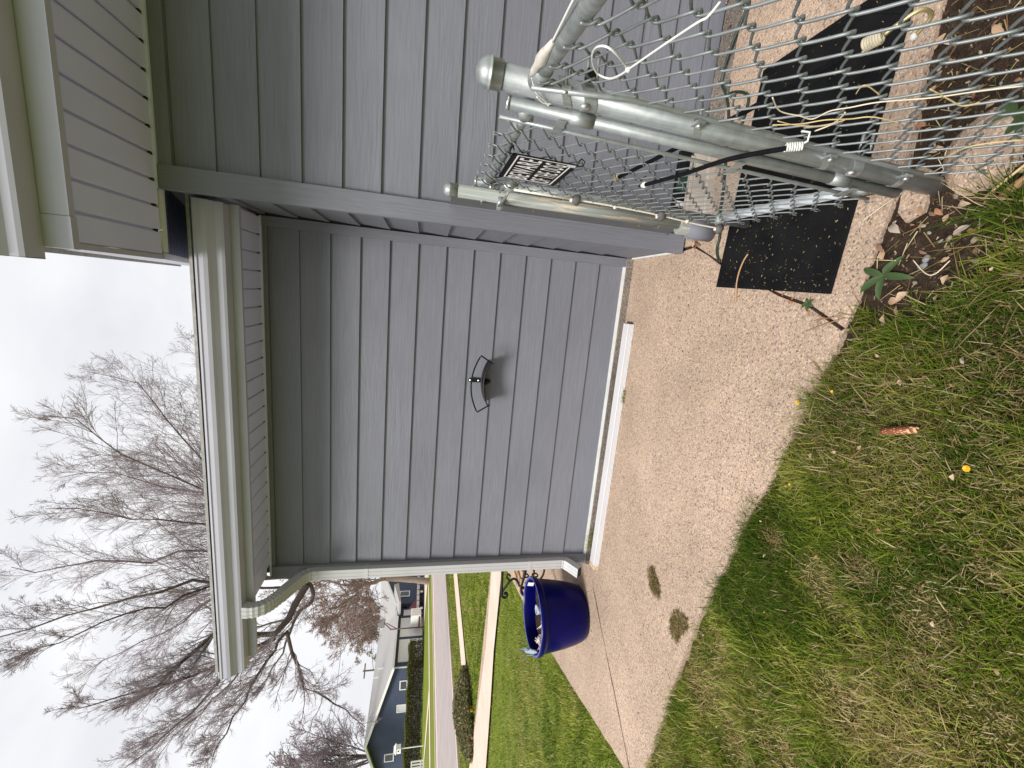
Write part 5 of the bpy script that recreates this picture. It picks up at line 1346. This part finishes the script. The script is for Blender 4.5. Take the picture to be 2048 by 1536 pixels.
# small leafy tree behind the roof
gt = thing('leafing_tree', tuple(atD(846, 1268, 80)), 'small olive green tree showing above the grey roof ridge', 'tree')
c = atD(742, 1268, 80); n = 5200
q = rng.normal(size=(n, 3)); q /= np.linalg.norm(q, axis=1, keepdims=True); cl_ = rng.normal(size=(60, 3))*np.array([1.7, 1.7, 2.1])
cc = c+cl_[rng.integers(0, 60, n)]+q*(rng.random((n, 1))**.4)*0.55+np.array([0, 0, -0.7])
o = leaf_cards('crown', cc, 0.22, np.array([(0.14, 0.13, 0.05), (0.11, 0.11, 0.04), (0.19, 0.17, 0.075), (0.24, 0.20, 0.12)])); o['kind'] = 'stuff'; adopt(o, gt)
b = atD(846, 1268, 80); b[2] = 0
MB().tube([b, c+np.array([0, 0, 1.0])], [0.18, 0.05], 8).build('trunk', M['bark2'], gt, smooth=True)

# ------------------------------------------------------------------ blue house across the street
bh = thing('blue_house', (-46, 43, 0), 'dark blue gabled house with white garage doors across the street', 'house')
bsid = simple('blue_siding', (0.043, 0.058, 0.108), 0.7, var=0.08, nscale=1.0, rand=False)
Xf, Yg = -37.5, 36.3
Xb, Xr = -54.9, -46.2; zr_ = 5.42; ze = 2.98
def lap_wall(parent, quad_fn, zlo, ztop_fn, u0, u1, name='siding_board', step=0.24):
    """boards stacked up a wall; quad_fn(u, z, proud) -> point; one mesh per board"""
    z = zlo
    while True:
        zt_ = z+step
        us = np.linspace(u0, u1, 41); ok = [u for u in us if ztop_fn(u) > z+0.05]
        if not ok: break
        a, b = min(ok), max(ok)
        MB().add([quad_fn(a, z, .03), quad_fn(b, z, .03), quad_fn(b, zt_, .004), quad_fn(a, zt_, .004), quad_fn(a, z, 0), quad_fn(b, z, 0)], [(0, 1, 2, 3), (4, 5, 1, 0)]).build(name, bsid, parent)
        z = zt_
gw = MB().prism([(Xf, 0), (Xf, ze), (Xr, zr_-0.12), (Xb, ze), (Xb, 0)], 'y', Yg+0.02, Yg+0.3).build('wall', bsid, bh)
lap_wall(gw, lambda u, z, p: (u, Yg-p, z), 0.2, lambda u: (ze+(zr_-ze)*(1-abs(u-Xr)/(Xf-Xr)))-0.28, Xb, Xf)
fw_ = MB().box(Xf-0.3, Xf-0.02, Yg+0.31, Yg+14, 0, ze).build('wall', bsid, bh)
lap_wall(fw_, lambda u, z, p: (Xf+p, u, z), 0.2, lambda u: ze-0.2, Yg, Yg+8.2)
wt = simple('white_paint', (0.78, 0.78, 0.76), 0.5, var=0.04); glass = simple('dark_glass', (0.03, 0.035, 0.045), 0.08, var=0.2, spec=0.8)
pr_ = MB()
rf = MB().prism([(Xf+0.55, ze-0.10), (Xr, zr_), (Xr, zr_+0.12), (Xf+0.55, ze+0.04)], 'y', Yg-0.5, Yg+16).build('roof', M['shingle'], bh)
MB().prism([(Xb-0.55, ze-0.10), (Xr-0.001, zr_), (Xr-0.001, zr_+0.12), (Xb-0.55, ze+0.04)], 'y', Yg-0.5, Yg+16).build('roof', M['shingle'], bh)
MB().prism([(Xf+0.57, ze-0.20), (Xr, zr_-0.14), (Xr, zr_+0.10), (Xf+0.57, ze+0.03)], 'y', Yg-0.56, Yg-0.502).build('rake_board', wt, bh)
MB().prism([(Xb-0.57, ze-0.20), (Xr-0.002, zr_-0.14), (Xr-0.002, zr_+0.10), (Xb-0.57, ze+0.03)], 'y', Yg-0.56, Yg-0.502).build('rake_board', wt, bh)
MB().box(Xf+0.56, Xf+0.70, Yg-0.5, Yg+6.4, ze-0.16, ze+0.02).build('gutter', wt, bh)
MB().box(Xf+0.01, Xf+0.10, Yg+0.02, Yg+0.16, 0.1, ze-0.1).build('downspout', wt, bh)
def window(x0, x1, z0, z1, dark=True):
    f = MB(); w = 0.10
    f.box(x0-w, x1+w, Yg-0.09, Yg+0.0, z1, z1+w); f.box(x0-w, x1+w, Yg-0.09, Yg, z0-w, z0); f.box(x0-w, x0, Yg-0.088, Yg, z0, z1); f.box(x1, x1+w, Yg-0.088, Yg, z0, z1)
    o = f.build('window', wt, bh); MB().box(x0, x1, Yg-0.05, Yg-0.01, z0, z1).build('pane', glass if dark else simple('blind', (0.60, 0.60, 0.62), 0.5), o)
window(-39.95, -39.0, 1.55, 2.15); window(-42.75, -41.95, 1.3, 2.35, False); window(-49.0, -48.15, 2.62, 3.42)
def panel_door(y0, y1, z0, z1, n=4):
    dd_ = MB().box(Xf-0.02, Xf+0.045, y0, y1, z0, z1).build('garage_door', wt, bh)
    h_ = (z1-z0)/n
    for k in range(n):
        MB().box(Xf+0.046, Xf+0.066, y0+0.04, y1-0.04, z0+k*h_+0.03, z0+(k+1)*h_-0.03).build('panel', wt, dd_)
panel_door(37.05, 39.95, 0.05, 2.55); panel_door(40.30, 43.05, 0.10, 2.55)
sdr = MB().box(Xf-0.02, Xf+0.04, 43.45, 44.35, 0.15, 2.30).build('door', wt, bh)
MB().ball((Xf+0.07, 43.55, 1.15), 0.05, 8).build('handle', M['steel'], sdr)
MB().ball((Xf+0.12, 44.7, 2.15), 0.12, 8, (1, .7, 1.2)).build('porch_lamp', M['black_metal'], bh)
# cross gable wing
wg_ = MB().prism([(44.75, 0), (44.75, 3.35), (50.6, 5.35), (56.5, 3.35), (56.5, 0)], 'x', Xf-6, Xf+0.55).build('wall', bsid, bh)
lap_wall(wg_, lambda u, z, p: (Xf+0.56+p, u, z), 0.2, lambda u: 3.35+2.0*(1-abs(u-50.6)/5.85)-0.25, 44.75, 56.5)
MB().prism([(44.2, 3.12), (50.6, 5.36), (50.6, 5.48), (44.2, 3.26)], 'x', Xf-8, Xf+0.95).build('roof', M['shingle'], bh)
MB().prism([(57.1, 3.12), (50.601, 5.36), (50.601, 5.48), (57.1, 3.26)], 'x', Xf-8, Xf+0.95).build('roof', M['shingle'], bh)
MB().prism([(44.15, 3.02), (50.6, 5.22), (50.6, 5.46), (44.15, 3.24)], 'x', Xf+0.96, Xf+1.02).build('rake_board', wt, bh)
# arched window on the wing
wy0, wy1 = 46.0, 46.75
aw = MB(); ap = [(wy0-.12, 1.70), (wy1+.12, 1.70), (wy1+.12, 2.95)]+[((wy0+wy1)/2+(.375+.12)*math.cos(t), 2.95+(.375+.12)*math.sin(t)) for t in np.linspace(0.15, PI-.15, 8)]+[(wy0-.12, 2.95)]
awo = aw.prism(ap, 'x', Xf+0.60, Xf+0.66).build('window', wt, bh)
MB().box(Xf+0.661, Xf+0.675, wy0, wy1, 1.80, 2.82).build('pane', glass, awo)
MB().prism([(wy0+.02, 2.96), (wy1-.02, 2.96)]+[((wy0+wy1)/2+.33*math.cos(t), 2.97+.33*math.sin(t)) for t in np.linspace(0.1, PI-.1, 8)], 'x', Xf+0.661, Xf+0.675).build('pane', glass, awo)
# porch roof
MB().prism([(42.9, 2.62), (46.1, 3.05), (45.9, 3.55), (42.9, 2.80)], 'x', Xf+0.6, Xf+2.4).build('porch_roof', M['shingle'], bh)
for z, x, y in ((4.25, -41.2, 40.2), (4.75, -43.2, 41.0)):
    MB().tube([(x, y, z-0.4), (x, y, z+0.55)], 0.10, 10).build('roof_vent', wt, bh)
# lamp / bird box in front
lb = thing('bird_house', tuple(atD(805, 1498, 44)), 'small white bird house on a pole in front of the blue house', 'bird house')
c = atD(797, 1498, 44); MB().box(c[0]-.22, c[0]+.22, c[1]-.2, c[1]+.2, c[2]-.18, c[2]+.18).build('box', wt, lb); MB().prism([(c[0]-.3, c[2]+.18), (c[0], c[2]+.36), (c[0]+.3, c[2]+.18)], 'y', c[1]-.25, c[1]+.25).build('roof', wt, lb)
MB().ball((c[0]+.05, c[1]-.21, c[2]), 0.06, 8).build('entrance_hole', M['dark'], lb)
MB().tube([(c[0], c[1], 0), (c[0], c[1], c[2]-.18)], 0.04, 6).build('pole', wt, lb)
# white railing at the picture edge
wr = thing('white_railing', tuple(atD(842, 1533, 42)), 'short white railing at the far left end of the hedge', 'railing')
a0 = atD(838, 1522, 42); a1 = atD(836, 1560, 42); a0[2] = a1[2] = 0
for k in range(7):
    p = lerp(a0, a1, k/6); MB().box(p[0]-.04, p[0]+.04, p[1]-.04, p[1]+.04, -0.05, 0.95).build('baluster', wt, wr)
for z in (.25, .9): MB().tube([a0+np.array([0, 0, z]), a1+np.array([0, 0, z])], 0.045, 6).build('rail', wt, wr)
# basketball hoop
hp_ = thing('basketball_hoop', tuple(atX(846, 1254, -34.6)*np.array([1, 1, 0])), 'dark red basketball post with fan shaped backboard in the driveway', 'basketball hoop')
b = atX(846, 1254, -34.6); tp_ = atX(780, 1258, -34.6); b[2] = 0
red = simple('dark_red_paint', (0.10, 0.02, 0.035), 0.5)
MB().tube([b, (b[0], b[1], tp_[2])], 0.06, 8).build('post', red, hp_, smooth=True)
c = atX(768, 1246, -34.6)
MB().tube([(b[0], b[1], tp_[2]-0.1), c], 0.05, 6).build('arm', red, hp_)
MB().tube([(b[0], b[1], tp_[2]-0.7), c+np.array([0, 0, -.2])], 0.04, 6).build('arm', red, hp_)
fan = [(c[1]+0.62*math.cos(t), c[2]+0.10+0.62*math.sin(t)) for t in np.linspace(-0.3, PI+0.3, 14)]
MB().prism(fan, 'x', c[0]-.015, c[0]+.015).build('backboard', simple('grey_backboard', (0.42, 0.42, 0.43), 0.6, var=0.1), hp_)
MB().tube([(c[0]-.02, y, z) for y, z in fan], 0.02, 5, closed=True).build('backboard_edge', M['black_metal'], hp_)
MB().tube([c+np.array([0.25+0.22*math.cos(t), 0.22*math.sin(t), -0.1]) for t in np.linspace(0, 2*PI, 17)[:-1]], 0.02, 5, closed=True).build('ring', red, hp_)
# utility trailer
tr = thing('utility_trailer', (-35.4, 43.5, 0), 'grey flatbed utility trailer with pale crates parked in the driveway', 'trailer')
Xt = -35.3
def tt_(x, y): return atX(x, y, Xt)
ya = tt_(834, 1219)[1]; yb_ = tt_(834, 1168)[1]
lgm = simple('trailer_grey', (0.48, 0.47, 0.46), 0.6, var=0.1)
MB().box(Xt-1.6, Xt, ya+0.2, yb_+1.5, 0.58, 0.86).build('bed', lgm, tr)
for k in range(5): MB().box(Xt+0.001, Xt+0.03, ya+0.5+k*0.9, ya+0.58+k*0.9, 0.62, 0.82).build('stake_pocket', M['dark'], tr)
for yy in (tt_(843, 1216)[1], tt_(843, 1183)[1]):
    w_ = MB().tube([(Xt-0.22, yy, 0.33), (Xt-0.02, yy, 0.33)], 0.33, 18).build('wheel', simple('tyre_black', (0.015, 0.015, 0.016), 0.8), tr)
    MB().tube([(Xt-0.015, yy, 0.33), (Xt+0.005, yy, 0.33)], 0.17, 14).build('rim', M['steel'], w_)
MB().prism([(ya+0.2, 0.86), (ya+1.9, 0.86), (ya+0.2, 1.75)], 'x', Xt-0.1, Xt-0.02).build('ramp_frame', red, tr)
for k in range(5): MB().box(Xt-1.5, Xt+0.02, ya-0.95+k*0.24, ya-0.78+k*0.24, 0.35, 1.45).build('crate_slat', wt, tr)
MB().box(Xt-1.4, Xt-0.1, ya-1.0, ya+0.2, 0.45, 0.60).build('tongue', red, tr)
# utility pole behind the roof with one wire
up_ = thing('utility_pole', tuple(atD(845, 1331, 95)), 'thin utility pole with one crossarm behind the blue house roof', 'pole')
b = atD(845, 1331, 95); b[2] = 0; tpz = atD(727, 1331, 95)
MB().tube([b, (b[0], b[1], tpz[2])], 0.14, 8).build('pole', M['bark'], up_, smooth=True)
dv_ = np.array([b[1], -b[0], 0]); dv_ /= np.linalg.norm(dv_)
MB().obox((b[0], b[1], tpz[2]-0.3), dv_*1.15, (0, 0, 0.10), np.cross(dv_, [0, 0, 1])*0.08).build('crossarm', M['bark'], up_)
MB().tube([atD(742, 1290, 95), (b[0], b[1], tpz[2]-1.8)], 0.05, 6).build('stay', M['bark'], up_)
pw = MB().tube([atD(655, 1600, 90), atD(665, 1460, 92), atD(679, 1330, 95), atD(688, 1240, 97), atD(694, 1100, 100)], 0.030, 4).build('power_line', M['black_metal'], None); tag(pw, 'thin power line crossing the sky above the blue house', 'wire')
# path forking to the blue house
ribbon('far_path', [(-26.9, 24.3), (-26.9, 23.2), (-35.4, 25.0), (-45.0, 28.0), (-45.0, 28.8), (-35.6, 25.9)], -0.008, M['walk'])
#==PART6==
# ------------------------------------------------------------------ grass blades
GREENS = np.array([(0.070, 0.120, 0.010), (0.140, 0.200, 0.018), (0.225, 0.275, 0.030), (0.105, 0.158, 0.013), (0.35, 0.36, 0.075)])
PATCH = [(atZ(x, y)[0], atZ(x, y)[1], r) for x, y, r in ((1375, 1330, .10), (1405, 1385, .12), (1440, 1300, .07), (1690, 1400, .11), (1640, 1170, .08), (1830, 1330, .08), (1560, 1500, .12), (1470, 1490, .10), (1850, 1240, .09), (1975, 1150, .05), (1720, 1140, .06), (1990, 1440, .08), (1545, 1080, .05))]
def patch(x, y):
    v = np.zeros(len(x))
    for a, b, r in PATCH: v = np.maximum(v, np.exp(-(((x-a)**2+(y-b)**2)/(r*r))**1.2)*(0.55+0.8*vnoise(x, y, 16, 31)))
    return np.clip(v, 0, 1)
STRAWS = np.array([(0.38, 0.29, 0.11), (0.46, 0.37, 0.16), (0.27, 0.19, 0.075), (0.58, 0.49, 0.27)])
def vnoise(x, y, s, seed=0):
    r = np.random.default_rng(seed); g = r.random((64, 64)); u, v = x*s+13.7, y*s+7.3
    i, j = np.floor(u).astype(int), np.floor(v).astype(int); a, b = u-i, v-j; a, b = a*a*(3-2*a), b*b*(3-2*b)
    G = lambda p, q: g[p % 64, q % 64]
    return (G(i, j)*(1-a)+G(i+1, j)*a)*(1-b)+(G(i, j+1)*(1-a)+G(i+1, j+1)*a)*b
def blades(name, x, y, z0, hmin, hmax, wid, label, straw=0.18, lean=0.9, hscale=None, parent=None):
    n = len(x); h = rng.uniform(hmin, hmax, n)*(0.45+1.1*vnoise(x, y, 7, 3))*(1-0.45*patch(x, y))
    if hscale is not None: h = h*hscale
    az = rng.uniform(0, 2*PI, n)+2.2*(vnoise(x, y, 3, 4)-.5); ln = np.abs(rng.normal(0.55, 0.35, n))*lean
    d = np.stack([np.cos(az), np.sin(az)], 1); s = np.stack([-d[:, 1], d[:, 0]], 1)
    w = wid*rng.uniform(.6, 1.3, n)
    def P(t, k):
        off = h*ln*t**1.6
        c = np.stack([x+d[:, 0]*off, y+d[:, 1]*off, z0+h*t*np.sqrt(np.maximum(0.05, 1-0.30*np.minimum(ln, 1.6)*t))], 1)
        ww = w*k
        L = c.copy(); R = c.copy(); L[:, :2] -= s*ww[:, None]; R[:, :2] += s*ww[:, None]; return L, R
    rows = [P(0, .8), P(.45, 1.0), P(.8, .7), P(1, .12)]
    V = np.stack([p for r in rows for p in r], 1)          # n, 8, 3
    base = (np.arange(n)*8)[:, None]
    Fq = np.concatenate([base+np.array([[2*i, 2*i+1, 2*i+3, 2*i+2]]) for i in range(3)], 0)
    ps = straw+0.85*np.clip(vnoise(x, y, 2.3, 5)-0.58, 0, 1)*1.6+0.35*np.clip(vnoise(x, y, 9, 6)-0.6, 0, 1)
    ps = np.maximum(ps, 0.9*patch(x, y)); isS = rng.random(n) < ps
    gi = np.clip((vnoise(x, y, 6.0, 8)*7.0-1.4+rng.normal(0, 0.9, n)).astype(int), 0, 4)
    col = GREENS[gi]*rng.uniform(.75, 1.25, (n, 1)); col[isS] = STRAWS[rng.integers(0, 4, isS.sum())]*rng.uniform(.7, 1.15, (isS.sum(), 1))
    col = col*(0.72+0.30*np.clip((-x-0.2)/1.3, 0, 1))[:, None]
    cols = np.repeat(col[:, None, :], 8, 1).reshape(-1, 3)
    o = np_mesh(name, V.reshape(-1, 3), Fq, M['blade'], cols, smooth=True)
    tag(o, label, None, None, 'stuff'); return o
nx_ = [q[0] for q in NEAR[::-1]]; ny_ = [q[1] for q in NEAR[::-1]]
def near_edge(x): return np.interp(x, [-4.2]+nx_, [1.95]+ny_)
# thatch under the near lawn
tx = np.linspace(-3.6, 0.75, 150); ty = np.linspace(-0.3, 1.95, 90)
TX, TY = np.meshgrid(tx, ty); TZ = -0.030+0.012*vnoise(TX.ravel(), TY.ravel(), 6, 1).reshape(TX.shape)
ok = (TY < near_edge(TX)+0.01) & (TY < np.where(TX > -0.12, lawn_edge(TX)+0.02, 9)); TZ = np.where(ok, TZ, -0.09)
idx = np.arange(TX.size).reshape(TX.shape)
o = np_mesh('lawn_thatch', np.stack([TX.ravel(), TY.ravel(), TZ.ravel()], 1), np.stack([idx[:-1, :-1].ravel(), idx[:-1, 1:].ravel(), idx[1:, 1:].ravel(), idx[1:, :-1].ravel()], 1), M['thatch'], smooth=True); o['kind'] = 'structure'
def sample(n, x0, x1, y0, y1, ok):
    x = rng.uniform(x0, x1, n); y = rng.uniform(y0, y1, n); k = ok(x, y); return x[k], y[k]
okA = lambda x, y: (y < near_edge(x)+0.10*(vnoise(x, y, 4.5, 21)-0.5)*(x < -0.3)+0.012*rng.normal(size=len(x))) & (y < np.where(x > -0.10, lawn_edge(x), 9)+0.02*rng.normal(size=len(x))) & (rng.random(len(x)) < 0.6+0.6*vnoise(x, y, 5, 2)) & (rng.random(len(x)) < np.clip(1.3-0.28*np.hypot(x, y), .35, 1))
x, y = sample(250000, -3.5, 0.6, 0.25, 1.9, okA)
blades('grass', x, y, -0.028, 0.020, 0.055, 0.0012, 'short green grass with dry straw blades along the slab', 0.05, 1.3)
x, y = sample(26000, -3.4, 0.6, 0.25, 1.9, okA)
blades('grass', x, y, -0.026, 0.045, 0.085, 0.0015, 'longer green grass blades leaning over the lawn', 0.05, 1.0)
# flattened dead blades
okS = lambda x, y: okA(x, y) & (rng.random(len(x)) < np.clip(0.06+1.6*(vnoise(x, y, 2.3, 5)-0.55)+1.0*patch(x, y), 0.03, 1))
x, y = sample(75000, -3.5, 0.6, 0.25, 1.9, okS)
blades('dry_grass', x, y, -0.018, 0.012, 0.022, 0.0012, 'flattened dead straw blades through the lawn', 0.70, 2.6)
# fringe of the soil bed and tuft by the fence
def tuft(cx, cy, n, R, h0, h1, label):
    a = rng.uniform(0, 2*PI, n); r = R*np.sqrt(rng.random(n)); blades('grass_tuft', cx+r*np.cos(a), cy+r*np.sin(a), -0.028, h0, h1, 0.0014, label, 0.03, 1.35)
c = atZ(2000, 445, -0.02); tuft(c[0]+.03, c[1]-.03, 150, 0.045, .04, .09, 'bright green grass tuft at the soil bed edge')
c = atZ(1950, 590, -0.02); tuft(c[0], c[1]-.04, 120, 0.05, .04, .08, 'green grass tuft below the pebbles')
c = atZ(1735, 640, -0.02); tuft(c[0], c[1], 70, 0.03, .03, .06, 'grass tuft between slab corner and weed')
c = atZ(2040, 520, -0.02); tuft(c[0], c[1]-.02, 150, 0.05, .04, .09, 'grass tuft at the far side of the soil bed')
o = None
c = np.array([-1.84, 2.835]); 
a = rng.uniform(-.1, .1, 90); blades('grass_tuft', c[0]+a*0.9, c[1]+rng.uniform(-.012, .012, 90), 0.0, .04, .11, 0.0012, 'thin dark grass tuft growing between slab and wall by the downspout', 0.1, 0.9)
c = np.array([-0.62, 2.70]); blades('moss_tuft', c[0]+rng.uniform(-.05, .05, 120), c[1]+rng.uniform(-.02, .012, 120), 0.0, .008, .022, 0.0012, 'small moss tuft beside the loose downspout', 0.4, 1.0)
# side lawn beyond the slab
fy = [q[1] for q in FARL]; fxx = [q[0] for q in FARL]
okB = lambda x, y: (x < np.interp(y, [1.80]+fy, [-2.93]+fxx)+0.015*rng.normal(size=len(x))) & (y < 5.93) & (y > 0.8) & (rng.random(len(x)) < np.clip(1.45-0.155*np.hypot(x, y), .18, 1))
x, y = sample(150000, -9.0, -2.9, 1.2, 5.95, okB)
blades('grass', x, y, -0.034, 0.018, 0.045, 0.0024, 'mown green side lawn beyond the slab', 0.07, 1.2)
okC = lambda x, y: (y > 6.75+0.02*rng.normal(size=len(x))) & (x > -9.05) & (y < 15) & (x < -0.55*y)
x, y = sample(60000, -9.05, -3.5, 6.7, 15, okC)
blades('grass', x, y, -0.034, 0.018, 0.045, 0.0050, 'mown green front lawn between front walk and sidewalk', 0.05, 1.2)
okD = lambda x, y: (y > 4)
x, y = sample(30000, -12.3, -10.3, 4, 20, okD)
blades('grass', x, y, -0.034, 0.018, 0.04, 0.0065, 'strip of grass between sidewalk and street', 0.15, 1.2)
# dry scraps in the lawn
def in_lawn():
    x, y = random.uniform(-2.6, .3), random.uniform(.45, 1.6)
    return np.array([x, y]) if y < float(near_edge(x))-0.02 and (x < -.1 or y < float(lawn_edge(x))) else None
k = 0
while k < 60:
    p = in_lawn()
    if p is None: continue
    leaf(p[0], p[1], random.uniform(0.0, 0.018), random.uniform(.008, .020), random.choice([0, 1, 3, 3, 4, 5]), None, 0.6, 'dry leaf scrap lying in the front lawn', 'dry leaf scraps in the front lawn'); k += 1
for x, y, L, kk in ((1667, 905, .018, 3), (1717, 895, .020, 0), (1621, 912, .022, 3), (1925, 720, .024, 5), (1836, 730, .018, 3), (1774, 795, .022, 1), (1800, 765, .022, 3), (1905, 955, .020, 3), (1570, 972, .016, 0), (1486, 1462, .020, 1), (1845, 755, .016, 1)):
    p = atZ(x, y, 0.015); leaf(p[0], p[1], 0.012, L, kk, None, 0.5, 'dry leaf scrap lying in the front lawn', 'dry leaf scraps in the front lawn')
